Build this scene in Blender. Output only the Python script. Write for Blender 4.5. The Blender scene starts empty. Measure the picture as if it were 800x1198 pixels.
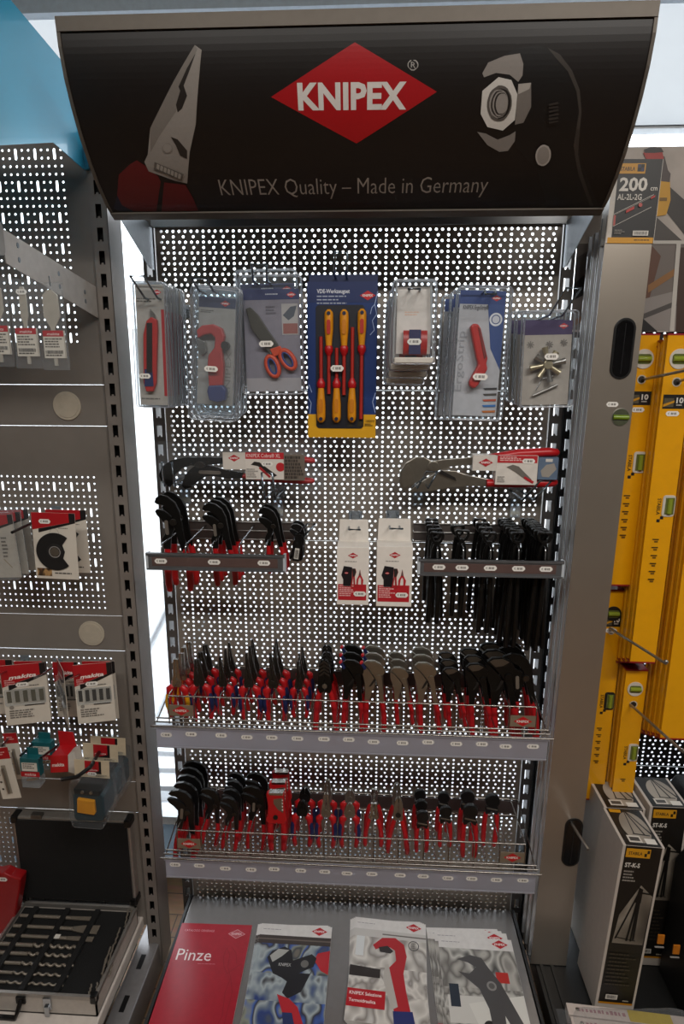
import bpy, bmesh, math, random
from mathutils import Vector, Matrix, Euler
random.seed(7)
SC = bpy.context.scene
COL = SC.collection
PI = math.pi
# ---------------------------------------------------------------- camera model (metres, z up, gondola back panel in the plane y=0)
CX, CY, CZ = 0.04671, -1.54678, 1.75658
YAW, PIT, ROL, FPX = 0.0494686, 0.2148646, 0.0042646, 691.04
_r = Vector((math.cos(YAW), math.sin(YAW), 0)); _f = Vector((-math.sin(YAW), math.cos(YAW), 0)); _u = Vector((0, 0, 1))
_fw = _f*math.cos(PIT) - _u*math.sin(PIT); _up = _u*math.cos(PIT) + _f*math.sin(PIT)
CR = _r*math.cos(ROL) + _up*math.sin(ROL); CU = _up*math.cos(ROL) - _r*math.sin(ROL); CF = _fw
CAMLOC = Vector((CX, CY, CZ))
def U(px, py, Y=None, X=None, Z=None):
    d = CF*FPX + CR*(px-400) + CU*(599-py)
    if Y is not None: t = (Y-CAMLOC.y)/d.y
    elif X is not None: t = (X-CAMLOC.x)/d.x
    else: t = (Z-CAMLOC.z)/d.z
    return CAMLOC + d*t
def rect(x0, y0, x1, y1, Y):
    a = U(x0, y0, Y); b = U(x1, y1, Y)
    return (a.x+b.x)/2, (a.z+b.z)/2, abs(b.x-a.x), abs(a.z-b.z)
cam = bpy.data.cameras.new('camera'); camo = bpy.data.objects.new('camera', cam); COL.objects.link(camo)
cam.sensor_fit = 'VERTICAL'; cam.sensor_height = 36.0; cam.sensor_width = 24.04; cam.lens = FPX*36/1198
cam.clip_start = 0.02; cam.clip_end = 60
m = Matrix.Identity(4)
for i in range(3):
    m[i][0] = CR[i]; m[i][1] = CU[i]; m[i][2] = -CF[i]; m[i][3] = CAMLOC[i]
camo.matrix_world = m
SC.camera = camo
# ---------------------------------------------------------------- materials
def lin(c):
    c = c/255
    return c/12.92 if c <= .04045 else ((c+.055)/1.055)**2.4
def rgb(h):
    h = h.lstrip('#'); return tuple(lin(int(h[i:i+2], 16)) for i in (0, 2, 4))
_MC = {}
def mat(hexc, rough=.5, metal=0.0, spec=.5, noise=.06, scale=60, bump=0.0, coat=0.0):
    key = ('p', hexc, rough, metal, spec, noise, scale, bump, coat)
    if key in _MC: return _MC[key]
    M = bpy.data.materials.new('surface_%s_%d' % (hexc.strip('#'), len(_MC))); M.use_nodes = True
    nt = M.node_tree; b = nt.nodes['Principled BSDF']
    c = rgb(hexc)
    b.inputs['Base Color'].default_value = (*c, 1); b.inputs['Roughness'].default_value = rough
    b.inputs['Metallic'].default_value = metal; b.inputs['Specular IOR Level'].default_value = spec
    if coat: b.inputs['Coat Weight'].default_value = coat
    if noise or bump:
        tc = nt.nodes.new('ShaderNodeTexCoord'); nz = nt.nodes.new('ShaderNodeTexNoise')
        nz.inputs['Scale'].default_value = scale; nz.inputs['Detail'].default_value = 3
        nt.links.new(tc.outputs['Object'], nz.inputs['Vector'])
        if noise:
            rp = nt.nodes.new('ShaderNodeValToRGB')
            k0, k1 = 1-noise, 1+noise
            rp.color_ramp.elements[0].position = .3; rp.color_ramp.elements[1].position = .7
            rp.color_ramp.elements[0].color = (*[min(1, v*k0) for v in c], 1)
            rp.color_ramp.elements[1].color = (*[min(1, v*k1) for v in c], 1)
            nt.links.new(nz.outputs['Fac'], rp.inputs['Fac']); nt.links.new(rp.outputs['Color'], b.inputs['Base Color'])
        if bump:
            bp = nt.nodes.new('ShaderNodeBump'); bp.inputs['Strength'].default_value = bump; bp.inputs['Distance'].default_value = .002
            nt.links.new(nz.outputs['Fac'], bp.inputs['Height']); nt.links.new(bp.outputs['Normal'], b.inputs['Normal'])
    _MC[key] = M
    return M
def clear(alpha=.16, tint='ffffff', rough=.08):
    key = ('c', alpha, tint, rough)
    if key in _MC: return _MC[key]
    M = bpy.data.materials.new('clear_plastic_%d' % len(_MC)); M.use_nodes = True
    nt = M.node_tree; nt.nodes.clear()
    out = nt.nodes.new('ShaderNodeOutputMaterial'); mx = nt.nodes.new('ShaderNodeMixShader')
    tr = nt.nodes.new('ShaderNodeBsdfTransparent'); gl = nt.nodes.new('ShaderNodeBsdfPrincipled'); lw = nt.nodes.new('ShaderNodeLayerWeight')
    tr.inputs['Color'].default_value = (*rgb(tint), 1)
    gl.inputs['Base Color'].default_value = (.75, .78, .82, 1); gl.inputs['Roughness'].default_value = rough
    gl.inputs['Specular IOR Level'].default_value = .8
    lw.inputs['Blend'].default_value = .5
    pw = nt.nodes.new('ShaderNodeMath'); pw.operation = 'POWER'; pw.inputs[1].default_value = 3
    nt.links.new(lw.outputs['Facing'], pw.inputs[0])
    ma = nt.nodes.new('ShaderNodeMath'); ma.operation = 'MULTIPLY_ADD'
    ma.inputs[1].default_value = .45; ma.inputs[2].default_value = alpha
    nt.links.new(pw.outputs[0], ma.inputs[0]); nt.links.new(ma.outputs[0], mx.inputs['Fac'])
    nt.links.new(tr.outputs[0], mx.inputs[1]); nt.links.new(gl.outputs[0], mx.inputs[2]); nt.links.new(mx.outputs[0], out.inputs['Surface'])
    _MC[key] = M
    return M
def glowrim(a=.45):  # whitish see-through mix that imitates light refracted in plastic edges
    key = ('r', a)
    if key in _MC: return _MC[key]
    M = bpy.data.materials.new('edge_glow_plastic'); M.use_nodes = True; nt = M.node_tree; nt.nodes.clear()
    out = nt.nodes.new('ShaderNodeOutputMaterial'); mx = nt.nodes.new('ShaderNodeMixShader'); mx.inputs[0].default_value = a
    tr = nt.nodes.new('ShaderNodeBsdfTransparent'); m2 = nt.nodes.new('ShaderNodeMixShader'); m2.inputs[0].default_value = .35
    tl = nt.nodes.new('ShaderNodeBsdfTranslucent'); tl.inputs['Color'].default_value = (.8, .84, .9, 1)
    g = nt.nodes.new('ShaderNodeBsdfGlossy'); g.inputs['Roughness'].default_value = .15; g.inputs['Color'].default_value = (.9, .92, .95, 1)
    nt.links.new(tl.outputs[0], m2.inputs[1]); nt.links.new(g.outputs[0], m2.inputs[2]); nt.links.new(tr.outputs[0], mx.inputs[1]); nt.links.new(m2.outputs[0], mx.inputs[2]); nt.links.new(mx.outputs[0], out.inputs['Surface'])
    _MC[key] = M; return M
def photomat(pal, scale=16, seed=0.0):
    key = ('ph', tuple(pal), scale, seed)
    if key in _MC: return _MC[key]
    M = bpy.data.materials.new('printed_photo_%d' % len(_MC)); M.use_nodes = True; nt = M.node_tree; b = nt.nodes['Principled BSDF']
    tc = nt.nodes.new('ShaderNodeTexCoord'); mp = nt.nodes.new('ShaderNodeMapping'); mp.inputs['Location'].default_value = (seed, 0, seed*.7); mp.inputs['Scale'].default_value = (1, 1, .7)
    nz = nt.nodes.new('ShaderNodeTexNoise'); nz.inputs['Scale'].default_value = scale; nz.inputs['Detail'].default_value = 1.2; nz.inputs['Distortion'].default_value = 0
    rp = nt.nodes.new('ShaderNodeValToRGB'); n = len(pal)
    el = rp.color_ramp.elements
    while len(el) < n: el.new(.5)
    for i, h in enumerate(pal): el[i].position = .3+.4*i/max(n-1, 1); el[i].color = (*rgb(h), 1)
    nt.links.new(tc.outputs['Object'], mp.inputs[0]); nt.links.new(mp.outputs[0], nz.inputs['Vector']); nt.links.new(nz.outputs['Fac'], rp.inputs['Fac']); nt.links.new(rp.outputs['Color'], b.inputs['Base Color'])
    b.inputs['Roughness'].default_value = .35
    _MC[key] = M; return M
# ---------------------------------------------------------------- mesh building
class MB:
    def __init__(s): s.v = []; s.f = []; s.mi = []; s.sm = []; s.T = Matrix.Identity(4)
    def add(s, vs, fs, mi=0, smooth=False):
        o = len(s.v)
        s.v += [tuple(s.T @ Vector(v)) for v in vs]
        for f in fs: s.f.append([i+o for i in f]); s.mi.append(mi); s.sm.append(smooth)
        return s
    def box(s, x0, x1, y0, y1, z0, z1, mi=0):
        v = [(x, y, z) for x in (x0, x1) for y in (y0, y1) for z in (z0, z1)]
        return s.add(v, [(0,1,3,2),(4,6,7,5),(0,4,5,1),(2,3,7,6),(0,2,6,4),(1,5,7,3)], mi)
    def prism(s, pts, y0, y1, mi=0):                 # outline in x,z pushed from y0 to y1
        n = len(pts)
        v = [(x, y0, z) for x, z in pts]+[(x, y1, z) for x, z in pts]
        f = [list(range(n)), list(range(2*n-1, n-1, -1))]+[(i, i+n, (i+1) % n+n, (i+1) % n) for i in range(n)]
        return s.add(v, f, mi)
    def slab(s, pts, x0, x1, mi=0):                  # outline in y,z pushed from x0 to x1
        n = len(pts)
        v = [(x0, y, z) for y, z in pts]+[(x1, y, z) for y, z in pts]
        f = [list(range(n)), list(range(2*n-1, n-1, -1))]+[(i, i+n, (i+1) % n+n, (i+1) % n) for i in range(n)]
        return s.add(v, f, mi)
    def plate(s, pts, z0, z1, mi=0):                 # outline in x,y pushed from z0 to z1
        n = len(pts)
        v = [(x, y, z0) for x, y in pts]+[(x, y, z1) for x, y in pts]
        f = [list(range(n)), list(range(2*n-1, n-1, -1))]+[(i, i+n, (i+1) % n+n, (i+1) % n) for i in range(n)]
        return s.add(v, f, mi)
    def tube(s, pts, r, n=8, mi=0, sy=1.0, smooth=True):   # swept round (or oval: sy squeezes y) bar with caps
        P = [Vector(p) for p in pts]; k = len(P)
        R = r if isinstance(r, (list, tuple)) else [r]*k
        vs = []; ref = None
        for i in range(k):
            t = (P[min(i+1, k-1)]-P[max(i-1, 0)]).normalized()
            if ref is None:
                a = Vector((0, 1, 0)) if abs(t.y) < .9 else Vector((1, 0, 0))
                ref = a
            b = (ref-t*ref.dot(t)).normalized(); c = t.cross(b); ref = b
            for j in range(n):
                an = 2*PI*j/n
                vs.append(P[i]+b*math.cos(an)*R[i]*sy+c*math.sin(an)*R[i])
        fs = []
        for i in range(k-1):
            for j in range(n):
                fs.append((i*n+j, i*n+(j+1) % n, (i+1)*n+(j+1) % n, (i+1)*n+j))
        s.add(vs, fs, mi, smooth)
        s.add(vs[:n], [list(range(n))[::-1]], mi); s.add(vs[-n:], [list(range(n))], mi)
        return s
    def disc(s, x, z, r, y0, y1, n=20, mi=0, rz=None):
        rz = rz or r
        return s.prism([(x+r*math.cos(2*PI*i/n), z+rz*math.sin(2*PI*i/n)) for i in range(n)], y0, y1, mi)
    def lathe(s, prof, n=20, mi=0, c=(0, 0, 0)):     # profile of (radius, z)
        vs = [(c[0]+r*math.cos(2*PI*j/n), c[1]+r*math.sin(2*PI*j/n), c[2]+z) for r, z in prof for j in range(n)]
        fs = [(i*n+j, i*n+(j+1) % n, (i+1)*n+(j+1) % n, (i+1)*n+j) for i in range(len(prof)-1) for j in range(n)]
        s.add(vs, fs, mi, True); s.add(vs[:n], [list(range(n))[::-1]], mi); s.add(vs[-n:], [list(range(n))], mi)
        return s
    def build(s, name, mats, parent=None, bevel=0.0, loc=None, recalc=True):
        me = bpy.data.meshes.new(name); me.from_pydata(s.v, [], s.f)
        if not isinstance(mats, (list, tuple)): mats = [mats]
        for M in mats: me.materials.append(M)
        me.polygons.foreach_set('material_index', s.mi); me.polygons.foreach_set('use_smooth', s.sm)
        if recalc or bevel:
            b = bmesh.new(); b.from_mesh(me)
            if bevel:
                bmesh.ops.remove_doubles(b, verts=b.verts, dist=1e-6)
                bmesh.ops.recalc_face_normals(b, faces=b.faces)
                ed = [e for e in b.edges if len(e.link_faces) == 2 and e.calc_face_angle(0) > .6]
                bmesh.ops.bevel(b, geom=ed, offset=bevel, segments=2, profile=.5, affect='EDGES', clamp_overlap=True)
            else: bmesh.ops.recalc_face_normals(b, faces=b.faces)
            b.to_mesh(me); b.free()
        o = bpy.data.objects.new(name, me); COL.objects.link(o)
        if parent: o.parent = parent
        if loc: o.location = loc
        return o
def rrect(x0, z0, x1, z1, r, n=4):
    pts = []
    for cx, cz, a0 in ((x1-r, z1-r, 0), (x0+r, z1-r, 90), (x0+r, z0+r, 180), (x1-r, z0+r, 270)):
        for i in range(n+1):
            a = math.radians(a0+90*i/n); pts.append((cx+r*math.cos(a), cz+r*math.sin(a)))
    return pts
def tag(o, label=None, cat=None, group=None, kind=None):
    if label: o['label'] = label
    if cat: o['category'] = cat
    if group: o['group'] = group
    if kind: o['kind'] = kind
    return o
def thing(name, label, cat, loc=(0, 0, 0), rot=(0, 0, 0), group=None):
    o = bpy.data.objects.new(name, None); COL.objects.link(o); o.empty_display_size = .05
    o.location = loc; o.rotation_euler = rot
    return tag(o, label, cat, group)
def dup(root, loc, rot, label, group=None):
    def cp(o, parent):
        c = o.copy(); COL.objects.link(c); c.parent = parent
        for ch in list(o.children): cp(ch, c)
        return c
    r = cp(root, None); r.location = loc; r.rotation_euler = rot; r['label'] = label
    if group: r['group'] = group
    return r
def struct(name, mb, mats, bevel=0):
    o = mb.build(name, mats, bevel=bevel); o['kind'] = 'structure'; return o
# ---------------------------------------------------------------- text and print
_TX = {}
def textmesh(s, bold=0.0, shear=0.0):
    key = (s, bold, shear)
    if key in _TX: return _TX[key]
    cu = bpy.data.curves.new('lettering', 'FONT'); cu.body = s; cu.size = 1; cu.offset = bold; cu.shear = shear
    cu.resolution_u = 2; cu.fill_mode = 'FRONT'
    o = bpy.data.objects.new('lettering', cu); COL.objects.link(o)
    dg = bpy.context.evaluated_depsgraph_get(); dg.update()
    ev = o.evaluated_get(dg); me = ev.to_mesh()
    vs = [(v.co.x, v.co.y) for v in me.vertices]; fs = [list(p.vertices) for p in me.polygons]
    ev.to_mesh_clear(); bpy.data.objects.remove(o); bpy.data.curves.remove(cu)
    xs = [v[0] for v in vs]; ys = [v[1] for v in vs]
    bb = (min(xs), max(xs), min(ys), max(ys)) if vs else (0, 1, 0, 1)
    _TX[key] = (vs, fs, bb)
    return _TX[key]
class Print:
    """Flat print on the plane y=y0 of a thing (front is -y); every call is one thin layer above the last."""
    def __init__(s, y0=0.0, step=.00012): s.mb = MB(); s.y = y0; s.step = step; s.mats = []; s.M2 = None
    def _mi(s, c):
        M = c if not isinstance(c, str) else mat(c, .45, noise=0)
        if M not in s.mats: s.mats.append(M)
        return s.mats.index(M)
    def raw(s, vs, fs, c):
        s.y -= s.step
        if s.M2: vs = [s.M2(x, z) for x, z in vs]
        s.mb.add([(x, s.y, z) for x, z in vs], fs, s._mi(c)); return s
    def poly(s, pts, c): return s.raw(pts, [list(range(len(pts)))], c)
    def rect(s, x0, z0, x1, z1, c): return s.poly([(x0, z0), (x1, z0), (x1, z1), (x0, z1)], c)
    def rr(s, x0, z0, x1, z1, r, c): return s.poly(rrect(x0, z0, x1, z1, r), c)
    def circ(s, x, z, r, c, n=20, rz=None):
        rz = rz or r
        return s.poly([(x+r*math.cos(2*PI*i/n), z+rz*math.sin(2*PI*i/n)) for i in range(n)], c)
    def ring(s, x, z, r0, r1, c, n=24):
        vs = [(x+r*math.cos(2*PI*i/n), z+r*math.sin(2*PI*i/n)) for r in (r0, r1) for i in range(n)]
        return s.raw(vs, [(i, (i+1) % n, (i+1) % n+n, i+n) for i in range(n)], c)
    def line(s, pts, w, c):
        vs = []; fs = []
        for (a, b) in zip(pts[:-1], pts[1:]):
            d = Vector((b[0]-a[0], b[1]-a[1])); 
            if d.length == 0: continue
            n = Vector((-d.y, d.x)).normalized()*w/2; o = len(vs)
            vs += [(a[0]+n.x, a[1]+n.y), (a[0]-n.x, a[1]-n.y), (b[0]-n.x, b[1]-n.y), (b[0]+n.x, b[1]+n.y)]; fs.append((o, o+1, o+2, o+3))
        return s.raw(vs, fs, c)
    def text(s, t, x, z, h, c, w=None, align='c', bold=0.0, shear=0.0, rot=0.0):
        """capital height h, centre/left at x, baseline at z; w forces the width"""
        vs, fs, bb = textmesh(t, bold, shear)
        k = h/.69; kx = (w/(bb[1]-bb[0])) if w else k
        tw = (bb[1]-bb[0])*kx
        ox = -bb[0]*kx-(tw/2 if align == 'c' else tw if align == 'r' else 0)
        ca, sa = math.cos(rot), math.sin(rot)
        q = []
        for vx, vy in vs:
            a, b = vx*kx+ox, vy*k
            q.append((x+a*ca-b*sa, z+a*sa+b*ca))
        return s.raw(q, fs, c)
    def bars(s, x0, z0, x1, z1, n, c, seed=0, fill=.5):
        """n rows of unreadable small print"""
        rd = random.Random(seed); vs = []; fs = []; h = (z1-z0)/n
        for i in range(n):
            zt = z1-i*h; x = x0; end = x0+(x1-x0)*rd.uniform(.65, 1)
            while x < end-1e-5:
                w = min(end-x, (x1-x0)*rd.uniform(.06, .2)); o = len(vs)
                vs += [(x, zt-h*fill), (x+w, zt-h*fill), (x+w, zt), (x, zt)]; fs.append((o, o+1, o+2, o+3)); x += w+(x1-x0)*.03
        return s.raw(vs, fs, c)
    def barcode(s, x0, z0, x1, z1, c='1a1a1a', seed=1):
        rd = random.Random(seed); vs = []; fs = []; x = x0
        while x < x1-(x1-x0)*.03:
            w = (x1-x0)*rd.choice((.012, .02, .03)); o = len(vs)
            vs += [(x, z0), (x+w, z0), (x+w, z1), (x, z1)]; fs.append((o, o+1, o+2, o+3)); x += w+(x1-x0)*rd.choice((.015, .025))
        return s.raw(vs, fs, c)
    def logo(s, x, z, w, c='c8141e', tc='f2f0ee', border=None):
        h = w*.58
        if border: s.poly([(x-w*.55, z), (x, z-h*.55), (x+w*.55, z), (x, z+h*.55)], border)
        s.poly([(x-w/2, z), (x, z-h/2), (x+w/2, z), (x, z+h/2)], c)
        return s.text('KNIPEX', x, z-w*.07, w*.14, tc, w=w*.66, bold=.02)
    def tag(s, x, z, w=.026, h=.011, seed=0, rot=0):
        """price sticker: cut-corner label with a euro price too small to read"""
        k = h*.35
        pts = [(-w/2+k, -h/2), (w/2-k, -h/2), (w/2, -h/2+k), (w/2, h/2-k), (w/2-k, h/2), (-w/2+k, h/2), (-w/2, h/2-k), (-w/2, -h/2+k)]
        ca, sa = math.cos(rot), math.sin(rot)
        tr = lambda L: [(x+a*ca-b*sa, z+a*sa+b*ca) for a, b in L]
        s.poly(tr(pts), 'e9e6e0')
        s.text('\u20ac', x-w*.28*ca, z-h*.2, h*.4, '55524e', rot=rot)
        rd = random.Random(seed); a = -w*.12
        vs = []; fs = []
        for i in range(4):
            o = len(vs); q = w*.07
            vs += tr([(a, -h*.2), (a+q, -h*.2), (a+q, h*.22), (a, h*.22)]); fs.append((o, o+1, o+2, o+3)); a += w*(.1 if i != 1 else .13)
        return s.raw(vs, fs, '6a6762')
    def build(s, name, parent, loc=None):
        o = s.mb.build(name, s.mats or [mat('888888')], parent, recalc=False, loc=loc)
        return o
# ---------------------------------------------------------------- perforated sheet
def perforated(mb, cells, y, thick=.0012, n=8, mi=0):
    """cells: (x0,x1,z0,z1, hole) with hole None or (cx,cz,rx,rz)  -> sheet with real holes and their rims"""
    for x0, x1, z0, z1, h in cells:
        if h is None:
            mb.add([(x0, y, z0), (x1, y, z0), (x1, y, z1), (x0, y, z1)], [(0, 1, 2, 3)], mi); continue
        cx, cz, rx, rz = h
        if rx > .005:         # upright slot: square-cornered with a notch
            ring = [(cx+a*rx, cz+b*rz) for a, b in ((1, 1), (0, 1), (-1, 1), (-1, 0), (-1, -1), (-.45, -1), (-.3, -.72), (.3, -.72), (.45, -1), (1, -1), (1, 0))]
        elif rz > rx*1.05:    # keyhole slot: capsule
            ring = [(cx+rx*math.cos(a), cz+(rz-rx)+rx*math.sin(a)) for a in [PI*i/(n//2) for i in range(n//2+1)]]
            ring += [(cx+rx*math.cos(a), cz-(rz-rx)+rx*math.sin(a)) for a in [PI+PI*i/(n//2) for i in range(n//2+1)]]
        else:
            ring = [(cx+rx*math.cos(2*PI*(i+.5)/n), cz+rz*math.sin(2*PI*(i+.5)/n)) for i in range(n)]
        k = len(ring)
        cor = [(x1, z1), (x0, z1), (x0, z0), (x1, z0)]
        # nearest ring index for every corner
        ci = [min(range(k), key=lambda i: (ring[i][0]-c[0])**2+(ring[i][1]-c[1])**2) for c in cor]
        vs = [(x, y, z) for x, z in ring]+[(x, y, z) for x, z in cor]+[(x, y+thick, z) for x, z in ring]
        fs = []
        for q in range(4):
            a, b = ci[q], ci[(q+1) % 4]
            seq = [a]
            while seq[-1] != b: seq.append((seq[-1]+1) % k)
            fs.append([k+q]+seq+[k+(q+1) % 4])
        for i in range(k): fs.append((i, i+k+4, (i+1) % k+k+4, (i+1) % k))
        mb.add(vs, fs, mi)
# ================================================================ THE SETTING
W = bpy.data.worlds.new('daylight'); SC.world = W; W.use_nodes = True
W.node_tree.nodes['Background'].inputs[0].default_value = (.93, .97, 1, 1)
W.node_tree.nodes['Background'].inputs[1].default_value = 4.2
def wood_mat():
    M = bpy.data.materials.new('oak_planks'); M.use_nodes = True; nt = M.node_tree; b = nt.nodes['Principled BSDF']
    tc = nt.nodes.new('ShaderNodeTexCoord'); mp = nt.nodes.new('ShaderNodeMapping'); mp.inputs['Scale'].default_value = (2, 9, 1)
    nz = nt.nodes.new('ShaderNodeTexNoise'); nz.inputs['Scale'].default_value = 6; nz.inputs['Detail'].default_value = 6
    br = nt.nodes.new('ShaderNodeTexBrick'); br.inputs['Scale'].default_value = 3; br.inputs['Mortar Size'].default_value = .006
    br.inputs['Color1'].default_value = (*rgb('a07a55'), 1); br.inputs['Color2'].default_value = (*rgb('8b6746'), 1); br.inputs['Mortar'].default_value = (*rgb('4a3626'), 1)
    mx = nt.nodes.new('ShaderNodeMix'); mx.data_type = 'RGBA'; mx.blend_type = 'MULTIPLY'; mx.inputs[0].default_value = .6
    nt.links.new(tc.outputs['Object'], mp.inputs[0]); nt.links.new(mp.outputs[0], nz.inputs['Vector']); nt.links.new(tc.outputs['Object'], br.inputs['Vector'])
    nt.links.new(br.outputs['Color'], mx.inputs[6]); nt.links.new(nz.outputs['Color'], mx.inputs[7]); nt.links.new(mx.outputs[2], b.inputs['Base Color'])
    b.inputs['Roughness'].default_value = .5
    return M
def paving_mat():
    M = bpy.data.materials.new('pale_paving'); M.use_nodes = True; nt = M.node_tree; b = nt.nodes['Principled BSDF']
    tc = nt.nodes.new('ShaderNodeTexCoord'); br = nt.nodes.new('ShaderNodeTexBrick'); br.inputs['Scale'].default_value = 3.2; br.inputs['Mortar Size'].default_value = .012
    br.inputs['Color1'].default_value = (.52, .53, .55, 1); br.inputs['Color2'].default_value = (.47, .48, .50, 1); br.inputs['Mortar'].default_value = (.38, .38, .39, 1)
    nt.links.new(tc.outputs['Object'], br.inputs['Vector']); nt.links.new(br.outputs['Color'], b.inputs['Base Color']); b.inputs['Roughness'].default_value = .8
    return M
def translucent(col):
    M = bpy.data.materials.new('translucent_sheet'); M.use_nodes = True; nt = M.node_tree; nt.nodes.clear()
    out = nt.nodes.new('ShaderNodeOutputMaterial'); t = nt.nodes.new('ShaderNodeBsdfTranslucent'); d = nt.nodes.new('ShaderNodeBsdfDiffuse'); a = nt.nodes.new('ShaderNodeAddShader')
    tc = nt.nodes.new('ShaderNodeTexCoord'); nz = nt.nodes.new('ShaderNodeTexNoise'); nz.inputs['Scale'].default_value = 14; nz.inputs['Detail'].default_value = 5
    rp = nt.nodes.new('ShaderNodeValToRGB'); rp.color_ramp.elements[0].color = (*[v*.9 for v in col], 1); rp.color_ramp.elements[1].color = (*col, 1)
    nt.links.new(tc.outputs['Object'], nz.inputs['Vector']); nt.links.new(nz.outputs['Fac'], rp.inputs['Fac']); nt.links.new(rp.outputs['Color'], t.inputs['Color'])
    d.inputs['Color'].default_value = (*[v*.5 for v in col], 1)
    nt.links.new(t.outputs[0], a.inputs[0]); nt.links.new(d.outputs[0], a.inputs[1]); nt.links.new(a.outputs[0], out.inputs['Surface'])
    return M
XL, XR, YB, YF_, ZC = -2.6, 2.6, .22, -4.4, 3.05
plaster = mat('7d7872', .8, noise=.04, scale=8)
struct('floor', MB().box(XL, XR, YF_, YB+.1, -.06, 0), wood_mat())
struct('ceiling', MB().box(XL, XR, YF_, YB+.1, ZC, ZC+.08), mat('8f8c88', .85))
struct('wall_left', MB().box(XL-.1, XL, YF_, YB+.1, 0, ZC), plaster)
struct('wall_right', MB().box(XR, XR+.1, YF_, YB+.1, 0, ZC), plaster)
struct('wall_front', MB().box(XL, XR, YF_-.1, YF_, 0, ZC), plaster)
# shop front behind the shelving: clear glazing, with translucent sheets added so the walls above and below glow
alu_w = mat('c9d0d6', .45, .1)
fr = MB(); fr.box(XL, XR, YB, YB+.07, .235, .265).box(XL, XR, YB+.02, YB+.06, 2.42, 2.428)
for x in (XL, -1.45, 1.45, XR-.05): fr.box(x, x+.05, YB, YB+.07, .265, 2.40)
w1 = struct('window_1', fr, alu_w)
gl = MB().box(XL, XR, YB+.03, YB+.036, .265, 2.40).build('pane', clear(.0, 'fbfdff', .02), w1)
w2 = struct('backlit_upper_sheet', MB().add([(XL, YB+.02, 2.425), (XR, YB+.02, 2.425), (XR, YB+.02, 2.76), (XL, YB+.02, 2.76)], [(0, 1, 2, 3)]), translucent((.25, .26, .27)))  # translucent sheet added so the white area above the glazing glows
struct('trim_1', MB().box(XL, XR, YB-.02, YB+.01, 2.70, 2.80), mat('c3cfdb', .5))
struct('trim_2', MB().box(XL, XR, YB-.16, YB+.05, 2.765, 2.82).box(XL, XR, YB-.13, YB+.05, 2.82, ZC), mat('8b968c', .5))
struct('backlit_kick_sheet', MB().add([(XL, YB+.02, 0), (XR, YB+.02, 0), (XR, YB+.02, .235), (XL, YB+.02, .235)], [(0, 1, 2, 3)]), translucent((.06, .076, .092)))  # translucent in place of a solid kick wall, so daylight brightens it
# outside: sunny paving and a white rendered wall over the way
struct('pavement', MB().box(-7, 7, YB+.1, 5.2, -.12, -.06), paving_mat())
struct('wall_outside', MB().box(-7, 7, 3.6, 3.8, -.1, 2.2), mat('f2f2f0', .9))
# low white slatted lounger on the paving, seen through the left gap
lg_ = thing('slatted_lounger', 'low white slatted lounger outside the window, seen left of the lower basket', 'lounger', (-.86, .72, -.06))
bm_ = mat('e8eaec', .5)
for i in range(5): MB().box(-.4, .4, -.26+i*.11, -.19+i*.11, .24, .262).build('slat', bm_, lg_)
for x in (-.36, .36):
    for y in (-.22, .2): MB().box(x-.02, x+.02, y-.02, y+.02, 0, .24).build('leg', bm_, lg_)
MB().tube([(-.1, .24, .25), (.2, .30, .85)], .018, 8).tube([(-.3, .24, .25), (0, .30, .85)], .018, 8).build('back_frame', bm_, lg_)
# ---------------------------------------------------------------- the shop's ceiling lamps (behind the photographer)
def lamp(x, y, w, h, power, n):
    t = thing('ceiling_lamp', 'white strip ceiling lamp '+n, 'lamp', (x, y, ZC), group='strip lamps on the shop ceiling')
    MB().box(-w/2-.02, w/2+.02, -h/2-.02, h/2+.02, -.06, 0).build('housing', mat('d8d8d6', .5), t)
    L = bpy.data.lights.new('lamp_light', 'AREA'); L.shape = 'RECTANGLE'; L.size = w; L.size_y = h; L.energy = power; L.color = (1, .95, .89)
    o = bpy.data.objects.new('lamp_light', L); COL.objects.link(o); o.parent = t; o.location = (0, 0, -.065)
lamp(-.5, -1.9, 1.3, .3, 25, 'left of the photographer'); lamp(1.0, -1.9, 1.3, .3, 44, 'right of the photographer')
# ================================================================ CENTRE BAY
GREY = mat('8a8279', .45, .2, noise=.03, scale=30)
GREYD = mat('5f5b58', .45, .4, noise=.03)
STEEL = mat('9d9b98', .28, .9, noise=.04)
CHROME = mat('b9bdc2', .18, 1.0, noise=0)
ALU = mat('a7a29c', .34, .85, noise=.03, scale=12)
BLACKM = mat('0d0d0e', .5, .2)
def panel_cells():
    x0, x1, r, q = -.495, .495, .0125, .0035  # holes drawn oversize to imitate the bloom of daylight behind them
    cells = []; z = -.2
    for k in range(32):
        za, zb = z+k*r, z+(k+1)*r
        if k % 2 == 0: xs = [-.48+.015*i for i in range(65)]; hw = .0075
        else: xs = [-.475+.025*i for i in range(39)]; hw = .0125
        cells.append((x0, xs[0]-hw, za, zb, None)); cells.append((xs[-1]+hw, x1, za, zb, None))
        for x in xs: cells.append((x-hw, x+hw, za, zb, (x, (za+zb)/2, q, q)))
    return cells
pm = MB(); perforated(pm, panel_cells(), 0, n=8)
bay = thing('shelving_bay', 'grey perforated shop bay in the middle, holding the pliers baskets', 'shelving', (0, 0, 0))
_p0 = pm.build('perforated_panel', GREY, bay, loc=(0, 0, 1.939), recalc=False)
for k in range(1, 5):
    o = _p0.copy(); COL.objects.link(o); o.location = (0, 0, 1.939-.4*k-.0006*k)
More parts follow.
